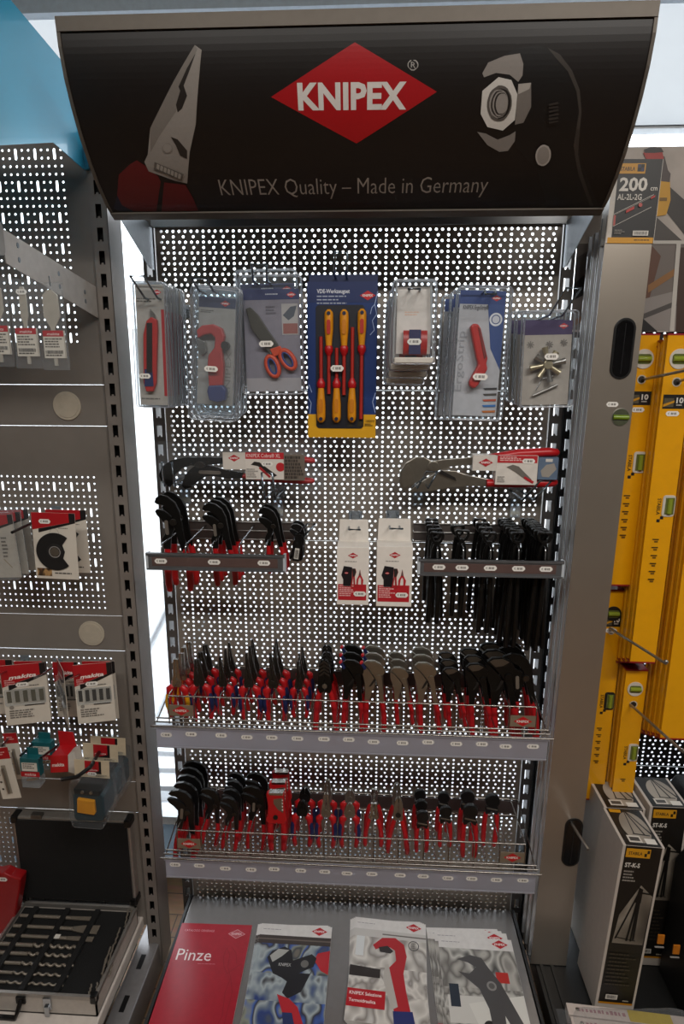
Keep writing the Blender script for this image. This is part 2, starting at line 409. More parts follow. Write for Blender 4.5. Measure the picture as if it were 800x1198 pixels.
def upright(x, w, z0, z1, zs, y0, depth, m, parent, back=False, holes=True, pitch=.05, flange=None):
    mb = MB(); cells = []; z = z1
    n = int((z1-z0)/pitch); off = zs
    cells.append((x-w/2, x+w/2, off+pitch/2, z1, None))
    k = 0
    while off-k*pitch-pitch/2 > z0:
        c = off-k*pitch; cells.append((x-w/2, x+w/2, c-pitch/2, c+pitch/2, (x, c, .0068, .0150))); k += 1
    cells.append((x-w/2, x+w/2, z0, off-k*pitch+pitch/2, None))
    perforated(mb, cells, y0, .002, 8)
    for s in (-1, 1): mb.box(x+s*w/2-.001, x+s*w/2+.001, y0, y0+depth, z0, z1)
    mb.box(x-w/2, x+w/2, y0, y0+depth, z1-.002, z1)
    o = mb.build('slotted_upright', m, parent)
    if back: MB().box(x-w/2+.002, x+w/2-.002, y0+.02, y0+.025, z0, z1).build('slot_shade_sheet', BLACKM, parent)  # black sheet behind the slots stands in for their shaded depth
    return o
upright(-.514, .03, .02, 2.16, 2.03, .0, .06, GREYD, bay)
upright(.514, .03, .02, 2.16, 2.0425, .0, .06, GREYD, bay)
# base deck
base = MB().box(-.496, .496, -.44, -.004, .145, .17)
base.build('base_deck', mat('7d7a79', .28, .3, noise=.03), bay, bevel=.002)
MB().box(-.47, .47, -.42, -.05, .0, .144).build('plinth', mat('3a3836', .6), bay)
for s in (-1, 1): MB().box(s*.503-.004, s*.503+.004, -.44, .0, .12, .171).build('side_trim', mat('1a1a1b', .5), bay)
MB().box(-.5, .5, -.012, .0, 2.128, 2.156).build('top_rail', mat('8e9092', .3, .6, noise=0), bay)
# ---------------------------------------------------------------- header sign
PROF = [(-.215, 2.096), (-.25, 2.112), (-.30, 2.152), (-.345, 2.205), (-.378, 2.262), (-.396, 2.315), (-.402, 2.368)]
def cat_curve(P, n=6):
    out = []
    for i in range(len(P)-1):
        p0 = P[max(i-1, 0)]; p1 = P[i]; p2 = P[i+1]; p3 = P[min(i+2, len(P)-1)]
        for k in range(n):
            t = k/n
            out.append(tuple(.5*((2*p1[j])+(-p0[j]+p2[j])*t+(2*p0[j]-5*p1[j]+4*p2[j]-p3[j])*t*t+(-p0[j]+3*p1[j]-3*p2[j]+p3[j])*t**3) for j in (0, 1)))
    out.append(P[-1]); return out
SC_ = cat_curve(PROF); SL = [0]
for a, b in zip(SC_[:-1], SC_[1:]): SL.append(SL[-1]+math.hypot(b[0]-a[0], b[1]-a[1]))
SLEN = SL[-1]
def son(v):
    v = min(max(v, 0), SLEN)
    for i in range(len(SL)-1):
        if v <= SL[i+1]+1e-9:
            t = (v-SL[i])/(SL[i+1]-SL[i]); a, b = SC_[i], SC_[i+1]
            d = Vector((b[0]-a[0], b[1]-a[1])).normalized()
            return a[0]+(b[0]-a[0])*t, a[1]+(b[1]-a[1])*t, -d.y, d.x      # y, z, outward normal (towards the shopper)
def sg(px, py):          # where the line of sight through a photo point meets the curved sign: (across, up the curve)
    best = None
    for i in range(241):
        v = SLEN*i/240; y, z, _, _ = son(v); p = U(px, py, y); e = abs(p.z-z)
        if best is None or e < best[0]: best = (e, p.x, v)
    return best[1], best[2]
sign = thing('header_sign', 'curved black header sign with a red diamond logo and silver lettering', 'sign', (0, 0, 0))
sm = MB(); n = len(SC_); vs = []
for x in (-.5, .5):
    for th in (0, .006):
        for i in range(n):
            y, z, ny, nz = son(SL[i]); vs.append((x, y-ny*th, z-nz*th))
fs = []
for i in range(n-1):
    fs += [(i, i+1, 2*n+i+1, 2*n+i), (n+i, 3*n+i, 3*n+i+1, n+i+1), (i, n+i, n+i+1, i+1), (2*n+i, 2*n+i+1, 3*n+i+1, 3*n+i)]
fs += [(0, 2*n, 3*n, n), (n-1, 2*n-1, 4*n-1, 3*n-1)]
sm.add(vs, fs)
SIGNBLK = mat('16110f', .42, 0, .4, noise=.05, scale=300)
sm.build('sign_face', SIGNBLK, sign)
def strip(v0, v1, x0, x1, out, back, name, m):
    mb = MB(); k = 8; ring = []
    for i in range(k+1):
        y, z, ny, nz = son(v0+(v1-v0)*i/k); ring.append(((y+ny*out, z+nz*out), (y-ny*back, z-nz*back)))
    pts = [r[0] for r in ring]+[r[1] for r in ring[::-1]]
    mb.slab(pts, x0, x1); return mb.build(name, m, sign)
FRM = mat('5f5850', .5, .4, noise=.04)
strip(SLEN-.022, SLEN, -.505, .505, .004, .02, 'top_frame', FRM)
strip(0, .020, -.505, .505, .004, .012, 'bottom_frame', FRM)
strip(.0, SLEN, -.506, -.5, .003, .012, 'side_frame', FRM); strip(.0, SLEN, .5, .506, .003, .012, 'side_frame', FRM)
class SignPrint:
    def __init__(s): s.bm_v = []; s.parts = []; s.off = .0002
    def poly2(s, vs, fs, c):
        b = bmesh.new(); V = [b.verts.new((x, v, 0)) for x, v in vs]
        for f in fs:
            try: b.faces.new([V[i] for i in f])
            except ValueError: pass
        vmin = min(v for _, v in vs); vmax = max(v for _, v in vs); q = .008
        t = math.ceil(vmin/q)*q
        while t < vmax:
            bmesh.ops.bisect_plane(b, geom=b.verts[:]+b.edges[:]+b.faces[:], plane_co=(0, t, 0), plane_no=(0, 1, 0), dist=1e-6); t += q
        s.off += .00018; out = []
        for v in b.verts:
            y, z, ny, nz = son(v.co.y); out.append((v.co.x, y+ny*s.off, z+nz*s.off))
        b.verts.index_update()
        s.parts.append((out, [[v.index for v in f.verts] for f in b.faces], c)); b.free(); return s
    def px(s, pts, c):
        P = [sg(*p) for p in pts]; return s.poly2(P, [list(range(len(P)))], c)
    def text(s, t, pxl, pxr, h_px, c, bold=0, wid=None):
        a = sg(*pxl); b = sg(*pxr); vs, fs, bb = textmesh(t, bold)
        cap = sg((pxl[0]+pxr[0])/2, (pxl[1]+pxr[1])/2-h_px)[1]-(a[1]+b[1])/2
        kx = (b[0]-a[0])/(bb[1]-bb[0]); ky = cap/.69
        return s.poly2([(a[0]+(x-bb[0])*kx, a[1]+(b[1]-a[1])*(x-bb[0])/(bb[1]-bb[0])+y*ky) for x, y in vs], fs, c)
    def build(s, name):
        mb = MB(); mats = []
        for vs, fs, c in s.parts:
            M = c if not isinstance(c, str) else mat(c, .42, noise=.03, scale=200)
            if M not in mats: mats.append(M)
            mb.add(vs, fs, mats.index(M))
        return mb.build(name, mats, sign, recalc=False)
def circ_px(x, y, r, n=24, ry=None, a=0):
    ry = ry or r; ca, sa = math.cos(a), math.sin(a)
    return [(x+r*math.cos(2*PI*i/n)*ca-ry*math.sin(2*PI*i/n)*sa, y+r*math.cos(2*PI*i/n)*sa+ry*math.sin(2*PI*i/n)*ca) for i in range(n)]
lg = SignPrint(); lg.px([(317, 113), (415, 50), (511, 107), (417, 168)], 'a30b15')
lg.text('KNIPEX', (349, 128), (475, 127), 30, 'd8d4d0', bold=.035); lg.px(circ_px(483, 76, 6.3), 'a8a4a0'); lg.px(circ_px(483, 76, 5.3), '1b1614')
lg.text('R', (480.5, 79.5), (486, 79.5), 7, 'a8a4a0'); lg.build('diamond_logo')
sl = SignPrint(); sl.text('KNIPEX Quality \u2013 Made in Germany', (259, 228), (569, 225), 19, '9c948c', bold=-.008); sl.build('slogan_lettering')
# printed picture: combination pliers
pl = SignPrint()
pl.px([(152, 192), (160, 187), (170, 194), (185, 206), (188, 212), (183, 247), (152, 247), (143, 243), (137, 228), (139, 204)], '5e0f14')
pl.px([(137, 228), (143, 240), (156, 247), (139, 247), (133, 243)], '11152c')
pl.px([(192, 213), (217, 216), (226, 232), (232, 246), (189, 247)], '5e0f14')
pl.px([(228, 53), (236, 59), (233, 90), (229, 145), (222, 178), (219, 214), (205, 211), (174, 200), (169, 189), (173, 180), (176, 150), (183, 135), (203, 96)], '8d8781')
pl.px([(228, 53), (231, 57), (212, 103), (206, 130), (186, 160), (176, 178), (176, 150), (183, 135), (203, 96)], '77716b')
pl.px([(229, 62), (222, 82), (215, 100), (219, 112), (213, 127), (208, 131), (206, 122), (211, 106), (209, 102), (219, 80)], '241f1c')
pl.px([(200, 160), (208, 163), (219, 176), (219, 186), (211, 182), (206, 170)], '2a2522')
pl.px(circ_px(196, 173, 6), '837d77'); pl.px(circ_px(196, 173, 5), '8f8983')
pl.px([(181, 189), (215, 203), (213, 210), (180, 197)], '5d5752')
for i in range(7): pl.px([(184+i*4.2, 191+i*1.8), (187+i*4.2, 192.3+i*1.8), (186.2+i*4.2, 198+i*1.8), (183.2+i*4.2, 196.7+i*1.8)], '9a948d')
pl.build('printed_pliers')
# printed picture: pliers wrench gripping a hexagon nut
wr = SignPrint()
wr.px([(583, 68), (604, 56), (630, 53), (652, 62), (668, 80), (678, 105), (681, 135), (676, 165), (680, 190), (700, 240), (640, 240), (628, 200), (604, 172), (600, 150), (596, 100)], '0c0a0a')
wr.px([(640, 56), (655, 64), (669, 82), (678, 105), (680, 130), (676, 170), (674, 190), (671, 170), (677, 130), (674, 106), (664, 84), (650, 68)], '3a3531')
wr.px([(674, 150), (678, 152), (676, 180), (680, 200), (694, 240), (690, 240), (676, 203), (672, 180)], '302b28')
wr.px([(564, 86), (571, 73), (590, 66), (608, 62), (612, 75), (611, 88), (606, 96), (596, 88), (580, 86), (566, 91)], '847e79')
wr.px([(558, 154), (568, 156), (582, 163), (596, 158), (603, 153), (602, 165), (594, 176), (584, 177), (570, 170)], '7a746f')
wr.px([(583, 90), (598, 93), (605, 110), (602, 140), (588, 152), (570, 148), (562, 133), (564, 106)], 'c5c1bb')
wr.px([(606, 98), (621, 97), (621, 125), (612, 143), (602, 146), (604, 120)], '6f6964')
wr.px([(606, 98), (621, 97), (619, 104), (606, 110)], 'a39d97')
wr.px(circ_px(584, 121, 14.5, ry=21, a=.12), '55504c'); wr.px(circ_px(585, 121, 12, ry=18, a=.12), '1c1816')
for i in range(5): wr.px(circ_px(583+i*.9, 121, 11-i, n=20, ry=17-i*1.2, a=.12), ('8b8580', '2a2523')[i % 2])
wr.px(circ_px(635, 181, 9, ry=12.5, a=.15), 'a9a39d'); wr.px(circ_px(635, 181, 7, ry=10.5, a=.15), '8d8781')
for i in range(6): wr.px([(641, 121+i*4.2), (652, 119+i*4.2), (653, 121+i*4.2), (642, 123.4+i*4.2)], '2f2a27')
wr.build('printed_nut_and_wrench')
# sign bracket arms: perforated triangular plates on both uprights
for s in (-1, 1):
    MB().slab([(0, 2.135), (0, 2.03), (-.03, 2.03), (-.2, 2.105), (-.2, 2.135)], s*.502-.001, s*.502+.001).build('bracket_plate', mat('aeb4ba', .4, .4), sign)
# ================================================================ PLIERS: one proto of each kind, then copies.  Origin = the crotch that rides on the prong.
RED = mat('b3141a', .38, noise=.04); BLUE = mat('16224f', .45); YEL = mat('d89a12', .4); BLKT = mat('141312', .38, .5, noise=.05); DARK = mat('3b3733', .36, .75, noise=.06)
SILV = mat('9a9489', .3, .9, noise=.05); CHR = mat('b5b3ae', .22, 1.0, noise=.03); BLKP = mat('121213', .3, .2)
HID = -30.0     # protos are built far below the shop floor and then moved to their first place
class Kind:
    def __init__(s, name, cat): s.root = thing(name, 'tool', cat, (0, 0, 0)); s.used = False
    def put(s, loc, label, group, rot=(0, 0, 0)):
        if not s.used:
            s.used = True; r = s.root; r.location = loc; r.rotation_euler = rot; r['label'] = label; r['group'] = group; return r
        return dup(s.root, loc, rot, label, group)
def sc(pts, k): return [(x*k*.001, z*k*.001) for x, z in pts]
def mir(pts): return [(-x, z) for x, z in pts][::-1]
def jaw(name, pts, k, t, m, root, y=0.0, bev=.0008):
    t *= .001; return MB().prism(sc(pts, k), y-t/2, y+t/2).build(name, m, root, bevel=bev)
def grip(path, rad, k, m, root, sy=.8, name='handle', y=0.0):
    return MB().tube([(x*k*.001, y, z*k*.001) for x, z in path], [r*k*.001 for r in rad], 8, sy=sy).build(name, m, root)
def handles(root, k, L, m=RED, inlay=None, spread=22, guard=True, top=(8, -2), r=7.2, droop=0, sides=(-1, 1)):
    for s in sides:
        if guard:
            path = [(s*top[0], top[1]), (s*(top[0]+4), top[1]+1), (s*(spread-7), -4), (s*spread, -10), (s*spread, -16), (s*(spread+1), -26), (s*(spread+4), -45), (s*(spread+4), -L*.62), (s*(spread+1), -L*.88), (s*(spread-1), -L), (s*(spread-1), -L-3)]
            rad = [5, 7, 9.5, 10.5, 9.2, 7.6, r, r, r*.95, r*.85, r*.4]
        else:
            path = [(s*top[0], top[1]), (s*(top[0]+3), top[1]-10), (s*(spread-4), -20), (s*spread, -38), (s*spread, -L*.6), (s*(spread-2), -L*.9), (s*(spread-3), -L), (s*(spread-3), -L-3)]
            rad = [5, 6, r*.95, r, r, r*.95, r*.85, r*.4]
        h = grip(path, rad, k, m, root)
        if inlay:
            p2 = [(s*(spread+2), -17), (s*(spread+4.5), -28), (s*(spread+6.5), -45), (s*(spread+6), -L*.62), (s*(spread+3), -L*.8)]
            grip(p2, [3, 6.2, 6.4, 6.0, 3], k, inlay, h, name='grip_inlay', y=-.0022*k)
def combi(name, cat, head, hm, k=1.0, L=98, inlay=BLUE, hand=RED, t=9, pivot=7, guard=True, spread=21):
    K = Kind(name, cat)
    jaw('jaw', head, k, t, hm, K.root); jaw('jaw', mir(head), k, t*.96, hm, K.root)
    MB().disc(0, .016*k, pivot*k*.001, -t*.0005-.0016, t*.0005+.0012, 16).build('pivot_joint', hm, K.root, bevel=.0005)
    handles(K.root, k, L, hand, inlay, spread, guard); return K
COMB = [(.4, 0), (10, -2), (14, 6), (14, 16), (12, 30), (9, 52), (6, 74), (1.2, 75), (.8, 60), (2.4, 56), (.8, 50), (2.8, 44), (1, 36), (.4, 30)]
NEED = [(.4, 0), (10, -2), (13, 6), (12.5, 16), (10, 28), (6, 52), (3.6, 80), (2.6, 97), (.6, 97), (.8, 60), (.8, 34), (.4, 28)]
FLAT = [(.4, 0), (10, -2), (13, 6), (12, 18), (9, 34), (7.5, 60), (6.5, 78), (.7, 78), (.8, 40), (.4, 28)]
DIAG = [(.4, 0), (11, -2), (15, 6), (16, 16), (13, 30), (7, 42), (1, 46), (.5, 30)]
def cobra(name, k, hm, cat='pliers', L=112, grips=RED, xs=1.0):
    K = Kind(name, cat); R = K.root
    A = [(-43, 66), (-36, 75), (-20, 80), (-2, 76), (12, 64), (19, 46), (21, 22), (22, 0), (26, -30), (15, -30), (10, -4), (7, 14), (3, 28), (3, 40), (-3, 50), (-14, 58), (-26, 62), (-35, 62)]
    B = [(-47, 48), (-41, 52), (-30, 51), (-18, 48), (-8, 43), (-1, 38), (6, 30), (3, 12), (-4, -4), (-8, -30), (-19, -30), (-21, -6), (-17, 12), (-19, 22), (-30, 32), (-42, 40)]
    sq = lambda P: [(x*(xs if x < 0 and z > 10 else 1), z) for x, z in P]
    jaw('upper_jaw', sq(A), k, 9, hm, R, y=-.001*k); jaw('lower_jaw', sq(B), k, 8, hm, R, y=.003*k)
    MB().disc(.006*k, .027*k, .0065*k, -.0085*k, .006*k, 14).build('pivot_bolt', mat('4a4642', .3, .9), R, bevel=.0006)
    MB().prism(rrect(-.013*k, .002*k, -.006*k, .03*k, .003*k), -.0012*k, .0).build('adjusting_slot', mat('8a8278', .4, .6), R, bevel=.0004)
    for s, p in ((1, [(20, -26), (22, -40), (25, -65), (25, -L+12), (23, -L), (23, -L-3)]), (-1, [(-13, -26), (-14, -40), (-17, -65), (-18, -L+12), (-17, -L), (-17, -L-3)])):
        grip(p, [6, 6.6, 7, 7, 6, 3], k, grips, R)
    return K
def wrench(name, k, hm, L=118, jawm=None, tips=False):
    K = Kind(name, 'pliers'); R = K.root
    A = [(-32, 78), (-22, 86), (-2, 86), (14, 78), (24, 64), (24, 54), (17, 44), (20, 24), (22, 0), (27, -32), (15, -32), (11, -6), (8, 18), (2, 34), (-6, 48), (-18, 64)]
    B = [(-34, 73), (-20, 60), (-8, 44), (1, 30), (0, 12), (-8, -8), (-14, -34), (-26, -34), (-25, -10), (-27, 18), (-34, 46)]
    jaw('upper_jaw', A, k, 9, hm, R, y=-.001*k); jaw('lower_jaw', B, k, 8, hm, R, y=.003*k)
    jaw('jaw_face', [(-27, 79), (-19, 83), (0, 83), (13, 75), (0, 68), (-16, 66)], k, 2, jawm or hm, R, y=-.006*k, bev=.0003)
    MB().disc(.010*k, .042*k, .0075*k, -.0085*k, .006*k, 16).build('pivot_bolt', hm, R, bevel=.0006)
    MB().prism(sc([(-16, 10), (-10, 12), (2, 30), (-3, 34)], k), -.0018*k, -.0005*k).build('adjusting_slot', mat('2b2826', .5, .5), R)
    if tips:
        jw = MB().prism(sc([(-40, 74), (-33, 78), (-24, 64), (-29, 58)], k), -.006*k, .007*k).build('jaw_guard', BLUE, R, bevel=.001)
        MB().prism(sc([(-43, 77), (-38, 81), (-33, 78.5), (-39, 73)], k), -.0062*k, .0072*k).build('guard_tip', RED, jw, bevel=.001)
    for s, p in ((1, [(20, -28), (23, -44), (28, -70), (30, -L+10), (29, -L), (29, -L-3)]), (-1, [(-20, -30), (-20, -44), (-20, -70), (-20, -L+10), (-19, -L), (-19, -L-3)])):
        grip(p, [6.5, 7, 7.4, 7.4, 6.4, 3], k, RED, R)
    return K
def pincer(k, L):
    K = Kind('concretor_nippers', 'nippers'); R = K.root
    H = [(.6, 40), (19, 41), (23, 36), (23, 24), (17, 10), (6, 2), (2, -6), (.6, -4), (.6, 6), (8, 12), (14, 22), (15, 32), (.6, 36)]
    jaw('jaw', H, k, 13, BLKT, R, bev=.001); jaw('jaw', mir(H), k, 12.5, BLKT, R, bev=.001)
    MB().disc(0, .004*k, .008*k, -.0088*k, .0088*k, 14).build('rivet', BLKT, R, bevel=.0006)
    for s in (-1, 1): grip([(s*4, -2), (s*8, -20), (s*11, -60), (s*14, -L*.7), (s*14, -L), (s*14, -L-3)], [7, 8, 8.4, 9, 8.5, 4], k, BLKT, R, sy=1)
    return K
def round_cutter(k, L):
    K = Kind('cable_cutter', 'pliers'); R = K.root
    MB().disc(0, .030*k, .0185*k, -.007*k, .007*k, 22).build('head_cover', BLKP, R, bevel=.0025*k)
    jaw('shoulder', [(-15, -10), (-8, -6), (0, 2), (8, -6), (15, -10), (17, 4), (13, 16), (-13, 16), (-17, 4)], k, 10, BLKP, R, bev=.001)
    jaw('cutting_edge', [(-14, 9), (14, 4), (14, 7.5), (-14, 13)], k, 12, SILV, R, bev=.0003)
    for s in (-1, 1): grip([(s*13, -8), (s*15, -20), (s*16, -50), (s*15, -L+8), (s*14, -L), (s*14, -L-3)], [6, 6.4, 6.6, 6.4, 5.4, 2.5], k, RED, R)
    return K
def end_nipper(k, L):
    K = Kind('end_cutting_nippers', 'pliers'); R = K.root
    for s in (-1, 1):
        P = [(.8, 46), (8, 46), (10, 30), (9, 16), (14, 0), (6, -8), (.8, 6), (1, 20), (3, 27), (1, 34)]
        jaw('jaw', P if s > 0 else mir(P), k, 9, CHR, R)
        grip([(s*9, -2), (s*14, -14), (s*21, -45), (s*23, -L+8), (s*22, -L), (s*22, -L-3)], [5, 6, 6.6, 6.4, 5.4, 2.5], k, RED, R)
    MB().disc(0, .008*k, .006*k, -.0062*k, .0062*k, 14).build('rivet', SILV, R, bevel=.0005)
    return K
def big_cutter(k, L):
    K = Kind('diagonal_cutter', 'pliers'); R = K.root
    P = [(.5, 0), (9, -6), (13, 0), (13, 22), (12, 44), (8, 62), (1, 70), (.5, 40)]
    jaw('jaw', P, k, 10, SILV, R, bev=.0012); jaw('jaw', mir(P), k, 9.6, SILV, R, bev=.0012)
    MB().disc(0, .014*k, .0075*k, -.0068*k, .0068*k, 14).build('rivet', DARK, R, bevel=.0005)
    for s in (-1, 1): grip([(s*9, -4), (s*13, -16), (s*21, -50), (s*27, -L+14), (s*27, -L), (s*27, -L-3)], [5, 6.6, 7.2, 7.2, 6, 2.5], k, RED, R)
    return K
def crimper(k, L):
    K = Kind('crimping_pliers', 'pliers'); R = K.root
    P = [(.5, -4), (12, -10), (17, 4), (16, 24), (13, 50), (12, 66), (8, 74), (2, 76), (.5, 60)]
    jaw('jaw', P, k, 10, BLKT, R); jaw('jaw', mir(P), k, 9.6, BLKT, R)
    for i in range(4):
        mb = MB().prism(sc([(0, 70-i*9), (11, 62-i*9), (13, 65-i*9), (0, 75-i*9), (-13, 65-i*9), (-11, 62-i*9)], k), -.0065*k, -.0045*k); mb.build('crimp_notch', mat('4c4945', .35, .8), R)
    MB().disc(0, .010*k, .006*k, -.0066*k, .0066*k, 14).build('rivet', SILV, R, bevel=.0005)
    for s in (-1, 1): grip([(s*12, -6), (s*16, -18), (s*21, -50), (s*25, -L+12), (s*25, -L), (s*25, -L-3)], [5.5, 6.4, 7, 7, 6, 2.5], k, RED, R)
    return K
def pipe_shear(k, L):
    K = Kind('plastic_pipe_shear', 'pipe cutter'); R = K.root
    body = [(-24, 74), (-19, 78), (16, 78), (20, 74), (20, 40), (24, 14), (26, 2), (20, -8), (4, -8), (-4, -8), (-20, -8), (-27, 2), (-22, 16), (-20, 40)]
    jaw('body', body, k, 16, RED, R, bev=.002*k)
    jaw('blade', [(-6, 62), (16, 66), (17, 24), (4, 34), (-6, 50)], k, 18, SILV, R, bev=.0005)
    jaw('chrome_edge', [(-16, 73), (17, 73), (18, 79), (-17, 79)], k, 18, CHR, R, bev=.0006)
    MB().disc(-.002*k, .012*k, .006*k, -.0098*k, .0098*k, 14).build('pivot_bolt', DARK, R, bevel=.0005)
    for i in range(4): MB().box(.0145*k, .0175*k, -.0098*k, -.009*k, (60-i*9)*.001*k, (63-i*9)*.001*k).build('size_mark', mat('e6e2dc', .5), R)
    for s in (-1, 1): grip([(s*15, -4), (s*17, -20), (s*17, -50), (s*16, -L+8), (s*15, -L), (s*15, -L-3)], [7.5, 8, 8, 7.6, 6.4, 3], k, RED, R)
    return K
# ================================================================ WIRE BASKET SHELVES with prongs
WIRE = mat('8f8a84', .25, .95, noise=0)
RAILM = translucent((.42, .42, .46))
NP = 15; PX0 = -.465; PDX = .0666
def wire_basket(z, where, seed):
    """z = height of the prongs"""
    t = thing('wire_basket_shelf', 'chrome wire basket shelf with grey price rail, '+where, 'shelf', (0, 0, z), group='wire basket shelves')
    xs = [PX0+PDX*i for i in range(NP)]
    r = .0019
    MB().tube([(xs[0], -.19, 0), (xs[-1], -.19, 0)], r).build('front_rail', WIRE, t)
    for dz, y, h in ((-.060, -.195, .498), (-.068, -.2, .502), (-.077, -.206, .51)):
        MB().tube([(-h, y, dz), (h, y, dz)], r*1.15).build('lower_rail', WIRE, t)
    MB().tube([(-.49, -.012, -.004), (.49, -.012, -.004)], r*1.1).build('back_rail', WIRE, t)
    MB().box(-.49, .49, -.0105, -.007, -.05, -.012).build('back_strip', mat('4a3f3d', .5, .3), t)
    MB().tube([(-.49, -.012, -.058), (.49, -.012, -.058)], r*1.1).build('back_rail', WIRE, t)
    for x in xs:
        MB().tube([(x, -.012, 0), (x, -.18, 0), (x, -.188, -.002), (x, -.191, -.008), (x, -.193, -.076)], r, 6).build('prong', WIRE, t)
    for x in xs[:-1]:
        MB().tube([(x+PDX/2, -.012, -.058), (x+PDX/2, -.195, -.060)], r*.8, 6).build('floor_wire', WIRE, t)
    for s in (-1, 1):
        MB().tube([(s*.488, -.012, 0), (s*.492, -.1, -.03), (s*.496, -.198, -.068)], r, 6).build('side_wire', WIRE, t)
    rail = MB().box(-.497, .497, -.204, -.2005, -.137, -.079).box(-.5, .5, -.207, -.1985, -.083, -.078).box(-.497, .497, -.206, -.1995, -.1385, -.135).build('price_rail', RAILM, t)
    for s, i in ((1, 0), (1, NP-2)):
        b = MB().box(xs[i]+.002, xs[i]+PDX-.002, -.196, -.194, -.052, -.022).build('badge_plate', mat('857866', .45, .3), t)
        p = Print(-.1962); p.logo(xs[i]+PDX/2, -.037, .046, 'b5131a', 'e8e4de'); p.build('badge_logo', b)
    rd = random.Random(seed); k = 0
    tags = ([195, 224, 259, 289, 318, 348, 379, 408, 437, 471, 501, 534, 564, 592, 624] if seed == 1 else [206, 234, 264, 294, 321, 352, 380, 406, 435, 468, 495, 524, 552, 581, 612])
    for px in tags:
        p = Print(-.2045); x = U(px, 857 if seed == 1 else 1018, -.2).x
        p.tag(x, -.096+rd.uniform(-.003, .003)-.004, .03, .0125, seed=px); p.build('price_tag', rail)
    return t, xs
bk1, PXS = wire_basket(.970, 'upper of the two in the middle bay', 1)
bk2, _ = wire_basket(.571, 'lower of the two in the middle bay', 2)
ORD = ['prong farthest left', 'second prong', 'third prong', 'fourth prong', 'fifth prong', 'sixth prong', 'seventh prong', 'eighth prong', 'ninth prong', 'tenth prong', 'eleventh prong', 'twelfth prong', 'thirteenth prong', 'fourteenth prong']
POS = {1: ['only one'], 2: ['front one', 'back one'], 3: ['front one', 'middle one', 'back one'], 4: ['front one', 'second', 'third', 'back one'], 5: ['front one', 'second', 'third', 'fourth', 'back one']}
def column(K, i, ys, desc, shelf, group, z, dx=0, tilt=0, yaw=0, lift=.0):
    n = len(ys); rd = random.Random(i*13+int(z*100))
    for j, y in enumerate(ys):
        lab = '%s on %s of the %s basket, %s' % (desc, ORD[i], shelf, POS[n][j] if n <= 5 else j)
        K.put((PXS[i]+dx+rd.uniform(-.002, .002), y, z+.004+lift), lab, group, (0, math.radians(tilt+rd.uniform(-1.5, 1.5)), math.radians(yaw+rd.uniform(-3, 3))))
Y3 = (-.142, -.098, -.054); Y2 = (-.12, -.062)
Z1 = .972; Z2 = .573
vde = combi('insulated_pliers', 'pliers', FLAT, CHR, 1.0, 92, YEL, RED, 8)
column(vde, 0, (-.15, -.115, -.08, -.045), 'chrome insulated pliers, yellow-inlaid red grips,', 'upper', 'insulated pliers', Z1, dx=.012)
lc = [combi('combination_pliers', 'pliers', COMB, DARK, 1.0, 100), combi('long_nose_pliers', 'pliers', NEED, DARK, .86, 96), combi('long_nose_pliers', 'pliers', NEED, DARK, .98, 96),
      combi('combination_pliers', 'pliers', NEED, DARK, 1.0, 98), combi('diagonal_cutter', 'pliers', NEED, DARK, .8, 104)]
col1 = ['dark-headed combination pliers, red-blue grips,', 'short long-nose pliers, red-blue grips,', 'long-nose pliers, red-blue grips,', 'slim tall-nosed pliers, red-blue grips,', 'small pointed pliers, red-blue grips,']
for i in range(5): column(lc[i], i+1, Y3, col1[i], 'upper', 'red and blue pliers', Z1, tilt=-3)
crp = crimper(1.1, 110); column(crp, 6, Y3, 'black crimping pliers, red handles,', 'upper', 'crimping pliers', Z1)
wb = wrench('gripping_pliers', .98, BLKT, tips=True); column(wb, 7, Y3, 'black pliers with blue jaw guards', 'upper', 'jaw guard pliers', Z1, tilt=2, dx=.006)
wc = wrench('gripping_pliers', .98, SILV, tips=True); column(wc, 8, Y3, 'chrome pliers with blue jaw guards', 'upper', 'jaw guard pliers', Z1, tilt=2, dx=-.002)
w3 = wrench('pliers_wrench', .80, SILV, 118); column(w3, 9, Y3, 'small chrome pliers wrench', 'upper', 'chrome pliers wrenches', Z1, tilt=-4)
w4 = wrench('pliers_wrench', .98, SILV, 118); column(w4, 10, Y3, 'large chrome pliers wrench', 'upper', 'chrome pliers wrenches', Z1, tilt=-4)
STONE = mat('5a5147', .4, .6)
w5 = wrench('pliers_wrench', .84, BLKT, 118, STONE); column(w5, 11, Y3, 'small black pliers wrench', 'upper', 'black pliers wrenches', Z1, tilt=-4)
w6 = wrench('pliers_wrench', 1.0, BLKT, 118, STONE); column(w6, 12, Y3, 'mid-sized black pliers wrench', 'upper', 'black pliers wrenches', Z1, tilt=-4, dx=-.002)
w7 = wrench('pliers_wrench', 1.22, BLKT, 122, STONE); column(w7, 13, Y3, 'large black pliers wrench', 'upper', 'black pliers wrenches', Z1, tilt=-5, dx=-.008)
cb7 = cobra('water_pump_pliers', 1.3, BLKT, L=118)
for j, y in enumerate((-.13, -.085, -.045)):
    cb7.put((PXS[14]-.022, y, Z1+.012), 'big black water pump pliers at the right end of the upper basket, '+POS[3][j], 'big water pump pliers', (0, math.radians(-5), 0))
